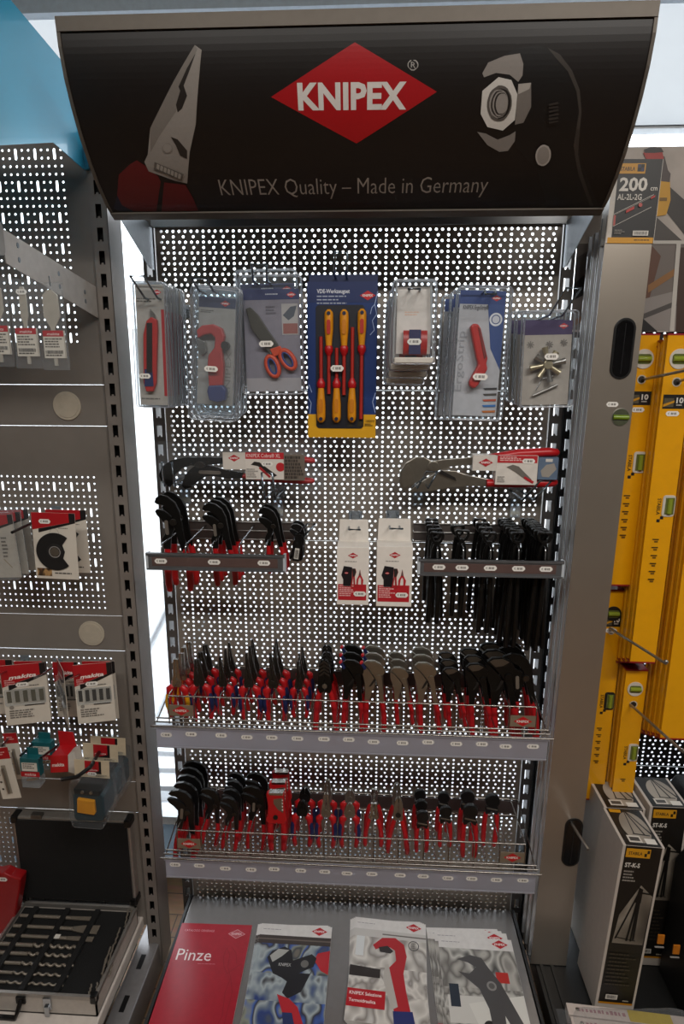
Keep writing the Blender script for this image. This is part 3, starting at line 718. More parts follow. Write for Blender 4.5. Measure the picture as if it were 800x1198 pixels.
# lower basket
c1 = cobra('water_pump_pliers', 1.18, BLKP); column(c1, 0, (-.16, -.128, -.096, -.064, -.032), 'large black water pump pliers', 'lower', 'black water pump pliers', Z2, dx=.016, tilt=6)
c2 = cobra('water_pump_pliers', .94, BLKP); column(c2, 1, (-.125,), 'mid-sized black water pump pliers', 'lower', 'black water pump pliers', Z2, dx=.012, tilt=10)
c3 = cobra('water_pump_pliers', .86, BLKP); column(c3, 2, (-.15, -.115, -.08, -.045), 'small black water pump pliers', 'lower', 'black water pump pliers', Z2, dx=.008, tilt=8)
c4 = cobra('water_pump_pliers', 1.05, BLKT); column(c4, 3, Y2, 'dark water pump pliers with round jaws', 'lower', 'black water pump pliers', Z2, dx=.006, tilt=4)
ps = pipe_shear(1.12, 88); column(ps, 4, Y3, 'red plastic pipe shear', 'lower', 'red pipe shears', Z2)
d1 = combi('wire_stripper', 'pliers', DIAG, BLKT, 1.0, 100, t=12, pivot=10); column(d1, 5, Y2, 'black-headed stripping pliers, red-blue grips,', 'lower', 'short cutting pliers', Z2)
d2 = combi('diagonal_cutter', 'pliers', COMB, SILV, .95, 108, t=11); column(d2, 6, Y2, 'steel side cutter, red-blue grips,', 'lower', 'short cutting pliers', Z2)
d3 = combi('diagonal_cutter', 'pliers', DIAG, SILV, .95, 104); column(d3, 7, Y2, 'short-headed side cutter, red-blue grips,', 'lower', 'short cutting pliers', Z2)
e1 = end_nipper(1.0, 92); column(e1, 8, Y2, 'chrome end cutter, thin red handles,', 'lower', 'end cutters', Z2)
b1 = big_cutter(1.0, 112); column(b1, 9, Y2, 'long steel diagonal cutter, red handles,', 'lower', 'long diagonal cutters', Z2)
r1 = round_cutter(.92, 92); column(r1, 10, Y3, 'small black-capped cable cutter', 'lower', 'cable cutters', Z2)
column(r1, 11, Y2, 'black-capped cable cutter', 'lower', 'cable cutters', Z2)
r2 = round_cutter(1.1, 104); column(r2, 12, Y2, 'large black-capped cable cutter', 'lower', 'cable cutters', Z2)
column(r2, 13, (-.075,), 'large black-capped cable cutter', 'lower', 'cable cutters', Z2)
# ================================================================ DISPLAY HOOKS, RAILS AND PACKS
def hook(cx, z, yf, tip, w, label, plate=True, base=0.0, group='chrome display hooks', m=None):
    t = thing('display_hook', label, 'hook', (cx, base, z), group=group)
    tip = Vector(tip)-Vector((cx, base, z)); m = m or mat('7f8a94', .25, .9, noise=0)
    yl = yf-base
    P = [(-w/2, 0, 0), (-w/2, yl*.6, 0), (-w/2, yl, 0), (tip.x-w*.5, tip.y, tip.z), (tip.x+w*.5, tip.y, tip.z), (w/2, yl, 0), (w/2, yl*.6, 0), (w/2, 0, 0)]
    MB().tube(P, .0025, 6).build('wire_prong', m, t)
    if plate: MB().box(-w*.75, w*.75, -.003, -.0005, -.02, .012).build('back_plate', mat('aab2ba', .25, .8), t)
    return t
def price_rail(x0, y0, x1, y1, Y, prongs, label, tags, zoff):
    cx, cz, w, h = rect(x0, y0, x1, y1, Y)
    t = thing('price_rail', label, 'rail', (cx, Y, cz), group='price rails with prongs')
    MB().box(-w/2, w/2, -.004, 0, -h/2, h/2).box(-w/2-.001, w/2+.001, -.007, 0, h/2-.006, h/2).box(-w/2-.001, w/2+.001, -.006, 0, -h/2, -h/2+.004).build('rail_body', mat('6f7276', .35, .6), t)
    MB().box(-w/2+.012, w/2-.016, -.0046, -.004, -h*.26, h*.26).build('paper_insert', mat('54403c', .6), t)
    for s in (-1, 1): MB().box(s*w/2-.003, s*w/2+.003, -.005, .012, -h/2, h/2).build('end_cap', mat('c4ccd4', .3, .2), t)
    for i, px in enumerate(tags):
        p = Print(-.0047); p.tag(U(px, (y0+y1)/2, Y).x-cx, .001, .030, .0125, seed=px); p.build('price_tag', t)
    X = []
    for px in prongs:
        q = U(px, zoff, -.19); x = q.x-cx; zz = q.z-cz; X.append((q.x, q.z))
        MB().tube([(x, .004, -.005), (x, .008, zz-.008), (x, .012, zz-.001), (x, .02, zz), (x, -Y-.004, zz+.004)], .002, 6).build('prong', CHROME, t)
    zz = X[0][1]-cz
    MB().box(-w/2, w/2, -Y-.008, -Y-.004, zz-.032, zz+.016).build('back_strip', mat('5a5350', .5, .4), t)
    for d in (.016, -.008, -.032): MB().tube([(-w/2, -Y-.01, zz+d), (w/2, -Y-.01, zz+d)], .0022, 6).build('back_bar', STEEL, t)
    return t, X
_, PL = price_rail(172, 646, 333, 669, -.2, [189, 217, 248, 280, 311], 'short grey price rail with three price tags, under the big water pump pliers', [189, 251, 309], 637)
_, PR = price_rail(490, 653, 657, 676, -.2, [512, 542, 574, 607, 638], 'grey price rail with five price tags, in front of the black nippers', [513, 540, 573, 606, 638], 641)
G = 'big water pump pliers on the left rail'
q1 = cobra('water_pump_pliers', 1.34, BLKT, L=108, xs=.62)
for j, y in enumerate((-.12, -.07)): q1.put((PL[0][0]+.004, y, PL[0][1]+.004), 'largest black water pump pliers, red handles, on the left price rail, '+POS[2][j], G, (0, math.radians(-3), 0))
q2 = cobra('water_pump_pliers', 1.12, BLKT, L=112, xs=.75)
for j, y in enumerate((-.13, -.09, -.05)): q2.put((PL[2][0]+.004, y, PL[2][1]+.003), 'mid-sized black water pump pliers on the left price rail, '+POS[3][j], G, (0, math.radians(-4), 0))
q3 = cobra('water_pump_pliers', .95, BLKT, L=100, xs=.7)
for j, y in enumerate((-.12, -.08)): q3.put((PL[4][0]+.004, y, PL[4][1]+.003), 'smallest black water pump pliers on the left price rail, '+POS[2][j], G, (0, math.radians(-5), 0))
for i, (n, L) in enumerate(((5, 215), (2, 205), (4, 245), (7, 285), (8, 300))):
    K = pincer(.74, L/.74*.92)
    for j in range(n):
        y = -.172+j*(.145/max(n-1, 1)) if n > 2 else -.15+j*.05
        K.put((PR[i][0]+random.uniform(-.002, .002), y, PR[i][1]+.004), '%s row of black nippers behind the right rail, %s from the front' % (['first', 'second', 'third', 'fourth', 'fifth'][i], ['first', 'second', 'third', 'fourth', 'fifth', 'sixth', 'seventh', 'eighth'][j]), 'black concretor nippers', (math.radians(random.uniform(-2, 2)), math.radians(random.uniform(-3, 3)), math.radians(random.uniform(-14, 14))))
# small black pliers in a black holder, on a hook
hk = U(352, 622, -.01)
hook(hk.x, hk.z, -.09, U(364, 613, -.13), .02, 'small chrome hook holding the tiny black pliers')
K = cobra('mini_water_pump_pliers', .62, BLKP, 'pliers', 70, BLKP)
for j, y in enumerate((-.105, -.07)): K.put((hk.x+.004, y, hk.z-.006), 'tiny all-black pliers on a small hook, '+POS[2][j], 'tiny black pliers', (0, math.radians(12), 0))
p = U(348, 640, -.12)
t = thing('barcode_tag', 'black hang tag with white barcode label beside the tiny black pliers', 'tag', (p.x, -.125, p.z), (0, math.radians(8), 0))
MB().box(-.009, .009, 0, .003, -.036, .034).build('tag_card', BLKP, t)
pr = Print(-.0002); pr.rect(-.005, -.03, .006, -.002, 'd8d4cc'); pr.barcode(-.004, -.028, .005, -.006); pr.build('barcode_label', t)
# ---------------------------------------------------------------- two white pouch boxes
for i, (x0, x1, y0, y1, word) in enumerate(((394, 431, 640, 708, 'left'), (441, 481, 639, 710, 'right'))):
    cx, cz, w, h = rect(x0, y0, x1, y1, -.19)
    t = thing('tool_box_carton', 'white carton with red band and printed pouch, %s of the two' % word, 'box', (cx, -.19, cz), group='white pouch cartons')
    wh = mat('e4ded6', .5, noise=.03)
    MB().box(-w/2, w/2, 0, .06, -h/2, h/2).build('carton_body', wh, t, bevel=.0008)
    MB().prism([(-w/2+.002, h/2), (w/2-.002, h/2), (w/2-.004, h/2+.055), (-w/2+.004, h/2+.055)], .056, .058).build('hang_tab', wh, t)
    p = Print(-.0002); k = w
    p.rect(-w/2+.003, -h/2+.012, w/2-.006, -h/2+.012+h*.28, 'b3202a'); p.bars(-w/2+.006, -h/2+.02, w*.05, -h/2+h*.34, 6, 'e0b6b4', seed=i)
    p.logo(0, h*.36, w*.32, 'b3202a'); p.bars(-w*.25, h*.24, w*.25, h*.265, 1, '8a8682', seed=3)
    p.poly([(-w*.36, h*.02), (-w*.28, h*.18), (-w*.02, h*.16), (-w*.04, -h*.17), (-w*.3, -h*.17), (-w*.3, -h*.05)], '17151a'); p.logo(-w*.2, h*.06, w*.14, 'b3202a')
    p.poly([(-w*.02, h*.14), (w*.08, h*.14), (w*.11, h*.08), (w*.06, 0), (w*.08, -h*.19), (w*.03, -h*.19), (w*.01, 0), (-w*.03, -h*.18), (-w*.07, -h*.18), (-w*.02, 0)], 'a3252a')
    p.poly([(-w*.02, h*.14), (w*.07, h*.14), (w*.1, h*.08), (w*.05, 0), (w*.0, 0)], '2b2826')
    p.poly([(w*.22, h*.13), (w*.26, h*.02), (w*.33, -h*.06), (w*.3, -h*.18), (w*.26, -h*.18), (w*.26, -h*.04), (w*.22, h*.0), (w*.18, -h*.04), (w*.15, -h*.18), (w*.11, -h*.18), (w*.12, -h*.05), (w*.18, h*.02)], 'b3202a')
    p.poly([(w*.22, h*.13), (w*.25, h*.02), (w*.19, h*.02)], '55514d')
    p.tag(w*.22, -h*.3, .03, .0125, seed=i+40); p.build('printed_front', t)
    hp = U((x0+x1)/2+2, 619, -.14)
    hook(cx, cz+h/2+.036, -.16, (cx+.004, -.2, cz+h/2+.046), .024, 'chrome hook through the tab of the %s white carton' % word)
# ---------------------------------------------------------------- bagged giant pliers and giant pliers wrench, lying on pairs of hooks
def laid(x0, y0, x1, y1, Y): return rect(x0, y0, x1, y1, Y)
cx, cz, w, h = laid(190, 523, 372, 562, -.09)
t = thing('bagged_water_pump_pliers', 'giant black pliers in a clear bag with red and white label', 'pliers', (cx, -.09, cz))
Kb = cobra('giant_pliers_proto', 2.02, BLKT, L=112)
for o in list(Kb.root.children):
    o.parent = t; o.matrix_local = Matrix.Translation((-.045, 0, -.012)) @ Matrix.Rotation(math.radians(-88), 4, 'Y') @ Matrix.Diagonal((.62, 1, 1, 1))
bpy.data.objects.remove(Kb.root)
bag = MB(); nx, nz = 24, 8
for sgn in (-1, 1):
    vs = []; 
    for i in range(nx+1):
        for j in range(nz+1):
            u = i/nx*2-1; v = j/nz*2-1
            e = (1-u**6)*(1-v**4)
            vs.append((u*w*.535, sgn*(.022*e+.001)+.0016*math.sin(i*2.3+j*1.7), v*h*.66-.014*(u+1)*.5*(v < 0)*abs(v)+.003*math.sin(i*1.1)))
    bag.add(vs, [(i*(nz+1)+j, (i+1)*(nz+1)+j, (i+1)*(nz+1)+j+1, i*(nz+1)+j+1) for i in range(nx) for j in range(nz)], 0, True)
bag.build('clear_bag', clear(.04, 'f8fafc', .16), t, recalc=False)
p = Print(-.0285)
lx = lambda x: U(x, 540, -.09).x-cx
p.rect(lx(264), -h*.13, lx(292), h*.40, 'd2ccc4'); p.logo(lx(277), h*.22, .03, 'b3202a')
p.rect(lx(290), -h*.43, lx(334), h*.40, 'd8d2ca'); p.rect(lx(290), h*.2, lx(334), h*.40, 'b8252d'); p.text('KNIPEX Cobra\u00ae XL', lx(291), h*.25, .009, 'f0dcd8', w=lx(331)-lx(292), align='l')
p.poly([(lx(296), h*.02), (lx(300), h*.12), (lx(306), h*.1), (lx(326), -h*.3), (lx(322), -h*.36), (lx(304), -h*.02)], '24211f'); p.line([(lx(306), -h*.06), (lx(318), -h*.36)], .006, 'a3252a'); p.circ(lx(330), -h*.04, .011, 'b8252d')
p.tag(lx(315), h*.05, .028, .011, seed=5); p.bars(lx(291), -h*.4, lx(304), -h*.1, 5, '8a8682', seed=8)
p.rect(lx(334), -h*.45, lx(358), h*.36, '6f655c'); p.bars(lx(335), -h*.42, lx(357), h*.3, 7, '3b342f', seed=9, fill=.8)
p.build('printed_label', t)
cx, cz, w, h = laid(466, 530, 652, 566, -.07)
t = thing('giant_pliers_wrench', 'giant chrome pliers wrench with carton sleeve, lying on two hooks at right', 'pliers', (cx, -.08, cz))
Kb = wrench('giant_pliers_proto', 1.86, SILV, L=120)
for o in list(Kb.root.children):
    o.parent = t; o.matrix_local = Matrix.Translation((-.035, 0, -.006)) @ Matrix.Rotation(math.radians(-91), 4, 'Y') @ Matrix.Diagonal((.82, 1, 1, 1))
bpy.data.objects.remove(Kb.root)
lx = lambda x: U(x, 548, -.08).x-cx
MB().box(lx(551), lx(581), -.02, .02, -h*.02, h*.5).build('carton_sleeve', mat('d2ccc4', .5), t)
MB().box(lx(578), lx(626), -.021, .021, -h*.48, h*.5).build('carton_sleeve', mat('d8d2ca', .5), t)
p = Print(-.0214)
p.logo(lx(566), h*.26, .034, 'b3202a'); p.rect(lx(579), h*.26, lx(625), h*.5, 'b8252d'); p.bars(lx(582), h*.3, lx(608), h*.46, 3, 'e6c4c0', seed=4); p.tag(lx(615), h*.32, .03, .012, seed=6)
p.poly([(lx(590), h*.12), (lx(597), h*.2), (lx(604), h*.14), (lx(620), -h*.3), (lx(616), -h*.36), (lx(600), -h*.04)], '6e6963'); p.line([(lx(611), -h*.22), (lx(622), -h*.4)], .006, 'b3202a'); p.bars(lx(580), -h*.42, lx(590), -h*.2, 4, '8a8682', seed=9)
p.build('printed_label', t)
MB().box(lx(627), lx(650), -.018, .018, -h*.3, h*.44).build('picture_sleeve', mat('5d6f86', .5), t)
p = Print(-.0184); p.poly([(lx(630), 0), (lx(636), h*.2), (lx(645), h*.25), (lx(648), h*.05), (lx(640), -h*.22), (lx(632), -h*.2)], '9a948c'); p.rect(lx(635), h*.3, lx(643), h*.4, 'd0ccc6'); p.build('printed_picture', t)
for (bx, by), (tx, ty), lab in (((216, 558), (195, 541), 'chrome hook under the head of the bagged pliers'), ((325, 572), (312, 553), 'chrome hook under the label of the bagged pliers'),
                                 ((490, 560), (505, 552), 'chrome hook under the head of the giant pliers wrench'), ((604, 573), (638, 563), 'chrome hook under the handles of the giant pliers wrench')):
    b = U(bx, by, -.005); tp = U(tx, ty, -.15)
    hook(b.x, b.z-.004, -.125, tp, .026, lab)
    s = thing('price_holder', 'clear price holder hanging below the '+lab[7:], 'holder', (b.x, -.006, b.z-.045), group='clear price holders')
    MB().box(-.013, .013, -.002, .002, -.028, .022).build('clear_sleeve', clear(.3, 'dfe6ec', .2), s); MB().box(-.012, .012, -.001, .001, -.022, -.012).build('price_slip', mat('cfc6a8', .6), s)
# ---------------------------------------------------------------- the seven hanging packs under the sign
def A_(x, y): return 130+x/2.5, 280+y/2.5
def B_(x, y): return 430+x/2.7586, 280+y/2.7586
class Pack:
    def __init__(s, name, label, cat, c, Y, rot=0, group=None, conv=A_):
        s.Y = Y; s.c = U(*conv(*c), Y); s.conv = conv; s.rot = rot
        s.t = thing(name, label, cat, (s.c.x, Y, s.c.z), (0, rot, 0), group)
    def L(s, x, y):
        p = U(*s.conv(x, y), s.Y)-s.c; ca, sa = math.cos(-s.rot), math.sin(-s.rot)
        return (p.x*ca+p.z*sa, -p.x*sa+p.z*ca)
    def LL(s, pts): return [s.L(*p) for p in pts]
    def more(s, n, dy, dx=0, dz=0, labels=None, jit=.002):
        for i in range(1, n):
            dup(s.t, (s.c.x+dx*i+random.uniform(-jit, jit), s.Y+dy*i, s.c.z+dz*i+random.uniform(-jit, jit)), (0, s.rot+random.uniform(-.02, .02), 0), labels % ['', 'second', 'third', 'fourth', 'fifth', 'sixth', 'seventh'][i])
def shell(P, pts, d, name='blister_shell', y1=.002, m=None):
    o = MB().prism(pts, -d, y1).build(name, m or clear(.03, 'fafcfd', .1), P.t, bevel=.002)
    L = [(x, -d, z) for x, z in pts]; L.append(L[0]); B = [(x, 0, z) for x, z in pts]; B.append(B[0])
    MB().tube(L, .0014, 5).tube(B, .0021, 5).build('edge_glow_rim', glowrim(.58), P.t)  # tubes added along the shell edges to give them a refracted glow
    return o
def centred(a, w, h, r=.006): return rrect(-w/2, -h/2, w/2, h/2, r)
# 1 snap-off knives
P = Pack('knife_pack', 'carded red snap-off knife, frontmost of the stack at far left', 'pack', (120, 312), -.19, math.radians(1), 'carded snap-off knives')
w, h = .066, .262
MB().box(-w/2, w/2, 0, .0012, -h/2, h/2).build('backing_card', mat('a7a39d', .5), P.t)
p = Print(-.0002); p.rect(-w/2+.003, h/2-.03, w/2-.003, h/2-.012, '8d8a86'); p.logo(w*.25, h/2-.016, .02, 'b3202a'); p.bars(-w*.46, h*.35, w*.2, h*.39, 2, '5b5854', seed=2)
p.rect(w*.36, -h*.42, w*.46, h*.3, 'a8262c'); p.bars(-w*.45, -h*.46, w*.3, -h*.44, 1, '6a6762', seed=5); p.build('printed_card', P.t)
kb = MB().prism(P.LL([(100, 420), (99, 280), (108, 240), (122, 228), (138, 236), (140, 265), (136, 420), (128, 445), (108, 445)]), -.012, -.001).build('knife_body', mat('a82a28', .4), P.t, bevel=.002)
MB().prism(P.LL([(110, 390), (110, 246), (126, 246), (126, 390)]), -.0135, -.011).build('blade_slot', mat('3a3533', .35, .6), P.t)
MB().prism(P.LL([(118, 240), (118, 205), (132, 222), (132, 240)]), -.008, -.004).build('blade', STEEL, P.t)
MB().prism(P.LL([(104, 430), (104, 380), (126, 380), (130, 430)]), -.0132, -.011).build('grip_pad', mat('1c2a5a', .5), P.t)
shell(P, rrect(-w/2-.004, -h/2-.004, w/2+.004, h/2+.004, .006), .015)
p = Print(-.0155); p.tag(P.L(106, 400)[0], P.L(106, 400)[1], .026, .011, seed=1); p.build('price_tag', P.t)
P.more(7, .021, 0, 0, 'carded red snap-off knife at far left, %s from the front')
hz = U(192, 350, -.19)
hook(P.c.x+.012, P.c.z+h*.38, -.21, U(160, 323, -.28), .028, 'chrome hook holding the knife packs')
# 2 tube cutters
P = Pack('tube_cutter_pack', 'clear blister with red tube cutter, frontmost of its stack', 'pack', (308, 330), -.2, math.radians(4), 'blistered tube cutters')
w, h = .083, .232
MB().box(-w/2, w/2, 0, .0012, -h/2, h/2).build('backing_card', mat('9b9894', .5), P.t)
p = Print(-.0002); p.rect(-w/2, h/2-.022, w/2, h/2, '2a3556'); p.logo(w*.2, h/2-.012, .022, 'b3202a'); p.bars(-w*.45, h*.35, -w*.1, h*.38, 2, '5b5854', seed=2); p.text('KNIPEX', w*.40, -h*.42, .012, '7c7975', w=.10, align='l', rot=PI/2); p.build('printed_card', P.t)
body = MB().prism(P.LL([(256, 268), (272, 254), (305, 250), (330, 262), (337, 285), (330, 330), (335, 370), (332, 428), (292, 430), (288, 370), (290, 340), (308, 318), (310, 290), (298, 278), (276, 282), (260, 292)]), -.02, -.002).build('cutter_body', mat('a82622', .4), P.t, bevel=.003)
MB().prism(P.LL([(292, 428), (332, 426), (343, 440), (340, 470), (318, 476), (294, 470), (288, 444)]), -.024, -.002).build('clamp_knob', mat('1c2a66', .45), P.t, bevel=.003)
MB().prism(P.LL([(256, 292), (280, 300), (284, 330), (270, 340), (258, 320)]), -.015, -.003).build('cutting_wheel', STEEL, P.t, bevel=.001)
MB().disc(*P.L(338, 312), .009, -.02, -.004, 14).build('side_roller', DARK, P.t)
shell(P, rrect(-.052, -.150, .054, .136, .012), .028)
MB().prism(rrect(-.046, -.140, .048, .128, .010), -.031, -.027).build('blister_rim', clear(.04, 'fafcfd', .08), P.t, bevel=.0015)
L = [(x, -.031, z) for x, z in rrect(-.046, -.140, .048, .128, .010)]; L.append(L[0]); MB().tube(L, .0016, 5).build('edge_glow_rim', glowrim(.5), P.t)  # further tube added for the same bright edge
p = Print(-.0315); p.tag(P.L(303, 380)[0], P.L(303, 380)[1], .03, .012, seed=2); p.build('price_tag', P.t)
P.more(4, .04, -.003, .004, 'clear blister with red tube cutter, %s from the front of its stack')
hook(P.c.x-.01, P.c.z+.126, -.23, U(233, 326, -.31), .03, 'chrome hook holding the tube cutter blisters')
# 3 scissors
P = Pack('scissors_pack', 'blister card with grey and orange electrician scissors, front one of two', 'pack', (472, 298), -.17, math.radians(-1), 'carded scissors')
w, h = .126, .222
MB().box(-w/2, w/2, 0, .0012, -h/2, h/2).build('backing_card', mat('7d7a86', .5), P.t)
p = Print(-.0002); p.rect(-w/2, h/2-.022, w/2, h/2, '2b3560'); p.bars(-w*.1, h/2-.014, w*.2, h/2-.009, 1, 'b9bcc8', seed=4); p.logo(w*.36, h/2-.012, .022, 'b3202a'); p.rect(w*.18, h*.06, w*.47, h*.36, 'a9a6a6')
p.poly([(w*.2, h*.25), (w*.34, h*.33), (w*.45, h*.34), (w*.4, h*.24), (w*.3, h*.2)], '4e5560'); p.rect(w*.2, h*.07, w*.46, h*.17, '8e5a55'); p.bars(-w*.1, h*.25, w*.12, h*.34, 3, '5f5c66', seed=3)
p.rect(-w/2, -h/2, w/2, -h/2+.03, '9a979c'); p.build('printed_card', P.t)
MB().prism(P.LL([(396, 205), (410, 200), (432, 222), (462, 268), (488, 305), (498, 330), (468, 340), (440, 300), (412, 262)]), -.012, -.002).build('blade_guard', mat('3c3a34', .5), P.t, bevel=.0015)
def loop(cx_, cz_, rx, rz, rot, th, name, m, y=-.009):
    pts = []
    for i in range(21):
        a = 2*PI*i/20; x = rx*math.cos(a); z = rz*math.sin(a); pts.append((cx_+x*math.cos(rot)-z*math.sin(rot), y, cz_+x*math.sin(rot)+z*math.cos(rot)))
    return MB().tube(pts, th, 8).build(name, m, P.t)
for q, r0 in (((474, 372), .35), ((518, 352), .6)):
    c = P.L(*q); o = loop(c[0], c[1], .0125, .023, r0, .0055, 'handle_loop', mat('c2401c', .45)); o2 = loop(c[0], c[1], .008, .0175, r0, .003, 'blue_lining', mat('20306e', .5), -.011); o2.parent = o
MB().prism(P.LL([(466, 322), (496, 312), (508, 330), (478, 345)]), -.013, -.003).build('handle_bridge', mat('c2401c', .45), P.t, bevel=.0015)
shell(P, rrect(-w/2-.006, -h/2-.006, w/2+.006, h/2+.028, .010), .016)
p = Print(-.0165); p.tag(P.L(457, 307)[0], P.L(457, 307)[1], .032, .013, seed=3); p.build('price_tag', P.t)
P.more(2, .03, -.012, .018, 'blister card with grey and orange scissors, the %s, behind the front one')
hook(P.c.x-.02, P.c.z+h/2+.014, -.2, U(303, 309, -.28), .03, 'chrome hook holding the scissors cards')
# 4 screwdriver set
P = Pack('screwdriver_set', 'blue and yellow boxed set of six insulated screwdrivers', 'pack', (675, 358), -.13)
w, h = .161, .352
MB().box(-w/2, w/2, 0, .034, -h/2, h/2).build('box_body', mat('16336e', .4, noise=.04, scale=20), P.t, bevel=.001)
MB().box(-w/2+.002, w/2, .028, .030, h/2, h/2+.020).build('hang_flap', mat('14244f', .4), P.t)
p = Print(-.0003); zb = P.L(675, 512)[1]
p.rect(-w/2, -h/2, w/2, zb, 'd8a114'); p.rect(-w/2, h/2-.045, w/2, h/2, '15295c')
p.text('VDE-Werkzeugset', -w*.36, h*.43, .0085, 'd9dde6', w=.075, align='l', bold=.02)
for i in range(3): p.bars(-w*.36, h*.40-i*.0075, w*.07, h*.414-i*.0075, 1, 'a7b0c4', seed=20+i)
p.logo(w*.36, h*.415, .036, 'c01822')
for pts in ([(w*.5, h*.44), (w*.46, h*.36), (w*.49, h*.3), (w*.43, h*.26), (w*.46, h*.2), (w*.4, h*.17)], [(w*.46, h*.36), (w*.42, h*.34), (w*.4, h*.3)], [(w*.49, -h*.2), (w*.45, -h*.26), (w*.49, -h*.33)], [(-w*.5, -h*.23), (-w*.45, -h*.27), (-w*.47, -h*.34)], [(-w*.48, -h*.15), (-w*.44, -h*.2)]): p.line(pts, .0016, '9fb4e0')
p.rr(*P.L(600, 552), *P.L(742, 192), .008, '121420')
p.poly([(w*.08, zb-.028), (w*.17, zb-.028), (w*.125, zb-.016)], '2a240f'); p.poly([(w*.22, zb-.028), (w*.32, zb-.028), (w*.32, zb-.017), (w*.25, zb-.014)], '2a240f'); p.text('1000V', w*.42, zb-.018, .006, '3a3114'); p.bars(w*.34, zb-.028, w*.47, zb-.021, 2, '5a4c1c', seed=1); p.build('printed_front', P.t)
def driver(x, ytop, yb, up):
    """up: handle at the top"""
    (ax, az), (bx, bz) = P.L(x, ytop), P.L(x, yb)
    Lh = .055; d = MB()
    z0, z1, sgn = (az, bz, -1) if up else (bz, az, 1)
    hl = abs(P.L(x, 205)[1]-P.L(x, 340)[1])
    hz = [0, .006, .014, hl*.4, hl*.62, hl*.78, hl*.8]
    hr = [.004, .0095, .0105, .0105, .0085, .0072, .0072]
    yy = -.006
    o = MB().tube([(ax, yy, z0+sgn*q) for q in hz], hr, 10).build('screwdriver_handle', mat('d98f14', .4), P.t)
    o2 = MB().tube([(ax, yy, z0+sgn*q) for q in (hl*.78, hl*.82, hl*.9, hl*.97, hl)], [.0078, .0098, .0098, .006, .0048], 10).build('handle_collar', RED, o)
    pad = MB().prism(rrect(ax-.0042, z0+sgn*hl*.38-.016, ax+.0042, z0+sgn*hl*.38+.016, .004), yy-.0118, yy-.009).build('handle_inlay', mat('b32a1c', .45) if x > 720 or 620 < x < 640 else mat('c77a14', .4), o)
    MB().disc(ax, z0+sgn*.009, .0042, yy-.0118, yy-.0085, 12).build('hang_hole', mat('141a3a', .5), o)
    MB().tube([(ax, yy, z0+sgn*hl), (ax, yy, z1)], .0042, 8).build('screwdriver_shank', mat('a8281f', .4), P.t)
for x, a, b, up in ((637, 206, 452, True), (682, 206, 455, True), (734, 204, 525, True), (614, 285, 535, False), (660, 318, 535, False), (706, 258, 535, False)): driver(x, a, b, up)
p = Print(-.0185); p.tag(P.L(662, 378)[0], P.L(662, 378)[1], .03, .014, seed=4); p.build('price_tag', P.t)
hook(P.c.x-.004, P.c.z+h/2+.012, -.14, U(399, 295, -.2), .026, 'chrome hook holding the screwdriver set')
# 5 red grip packs
P = Pack('tape_knife_pack', 'white-framed clear clamshell with red and blue tool, frontmost', 'pack', (148, 270), -.21, 0, 'red tool clamshells', B_)
w, h = .096, .172
fr = MB()
MB().box(-w/2+.012, w/2-.01, .006, .0072, -h/2+.022, h/2-.012).build('backing_card', mat('d8d2cc', .5), P.t)
fr = MB().tube([(-w/2+.010, -.004, h/2-.004), (-w/2+.006, -.006, 0), (-w/2+.006, -.004, -h/2+.012)], .0022, 6).tube([(w/2-.014, -.004, h/2-.004), (w/2-.010, -.006, 0), (w/2-.004, -.004, -h/2+.012)], .0022, 6); fr.build('clamshell_rib', mat('a9adb0', .15), P.t)
MB().box(-w/2+.008, w/2-.0, -.012, .004, -h/2+.002, -h/2+.014).build('clamshell_foot', mat('dcd2c6', .35), P.t, bevel=.002)
p = Print(.0058); p.bars(-w*.2, h*.08, w*.15, h*.14, 2, 'd8b7a4', seed=6); p.build('printed_card', P.t)
(ax, az), (bx, bz) = P.L(113, 378), P.L(192, 290)
MB().tube([(ax, -.002, (az+bz)/2), (bx, -.002, (az+bz)/2)], [.026, .026], 20, sy=.5).build('red_roller', mat('a3201c', .35), P.t)
MB().box((ax+bz)*0+ax+.012, bx-.014, -.0152, -.0135, az+.004, bz-.002).build('blue_mark', mat('2a2c55', .4), P.t)
p = Print(-.0162); p.tag(P.L(149, 332)[0], P.L(149, 332)[1], .03, .013, seed=5); p.build('price_tag', P.t)
shell(P, rrect(-w/2+.002, -h/2, w/2-.002, h/2, .010), .017, y1=.008)
P.more(4, .034, -.004, -.014, 'clear clamshell with red and blue tool, %s from the front')
hook(P.c.x, P.c.z+.066, -.225, U(484, 338, -.26), .022, 'chrome hook holding the red tool clamshells')
# 6 cable stripper
P = Pack('cable_stripper_pack', 'blue-topped card with red angled cable stripper, frontmost', 'pack', (358, 372), -.18, math.radians(1.5), 'carded cable strippers', B_)
w, h = .098, .268
MB().box(-w/2, w/2, 0, .0012, -h/2, h/2).build('backing_card', mat('aeb0b6', .5), P.t)
p = Print(-.0002); p.rect(-w/2, h/2-.028, w/2, h/2, '1d3a78'); p.poly([(w*.12, h/2-.028), (w*.5, h/2-.028), (w*.5, -h*.12), (w*.25, h*.05)], '27447f'); p.logo(w*.3, h/2-.015, .022, 'b3202a'); p.text('KNIPEX ErgoStrip\u00ae', -w*.42, h*.355, .0085, '2b2f3a', w=.055, align='l', bold=.01)
p.ring(w*.32, h*.28, .010, .014, 'd6dae2'); p.circ(w*.32, h*.28, .008, 'c8ccd6'); p.text('ErgoStrip', -w*.34, -h*.3, .016, '93969c', w=.13, align='l', rot=PI/2)
for i, c in enumerate(('2c2c2e', '43403c', 'b24a2a', '2a6bb0', 'b5682a')): p.poly([(w*.16, -h*.27-i*.0125), (w*.47, -h*.262-i*.0125), (w*.47, -h*.28-i*.0125), (w*.2, -h*.285-i*.0125)], c)
p.build('printed_card', P.t)
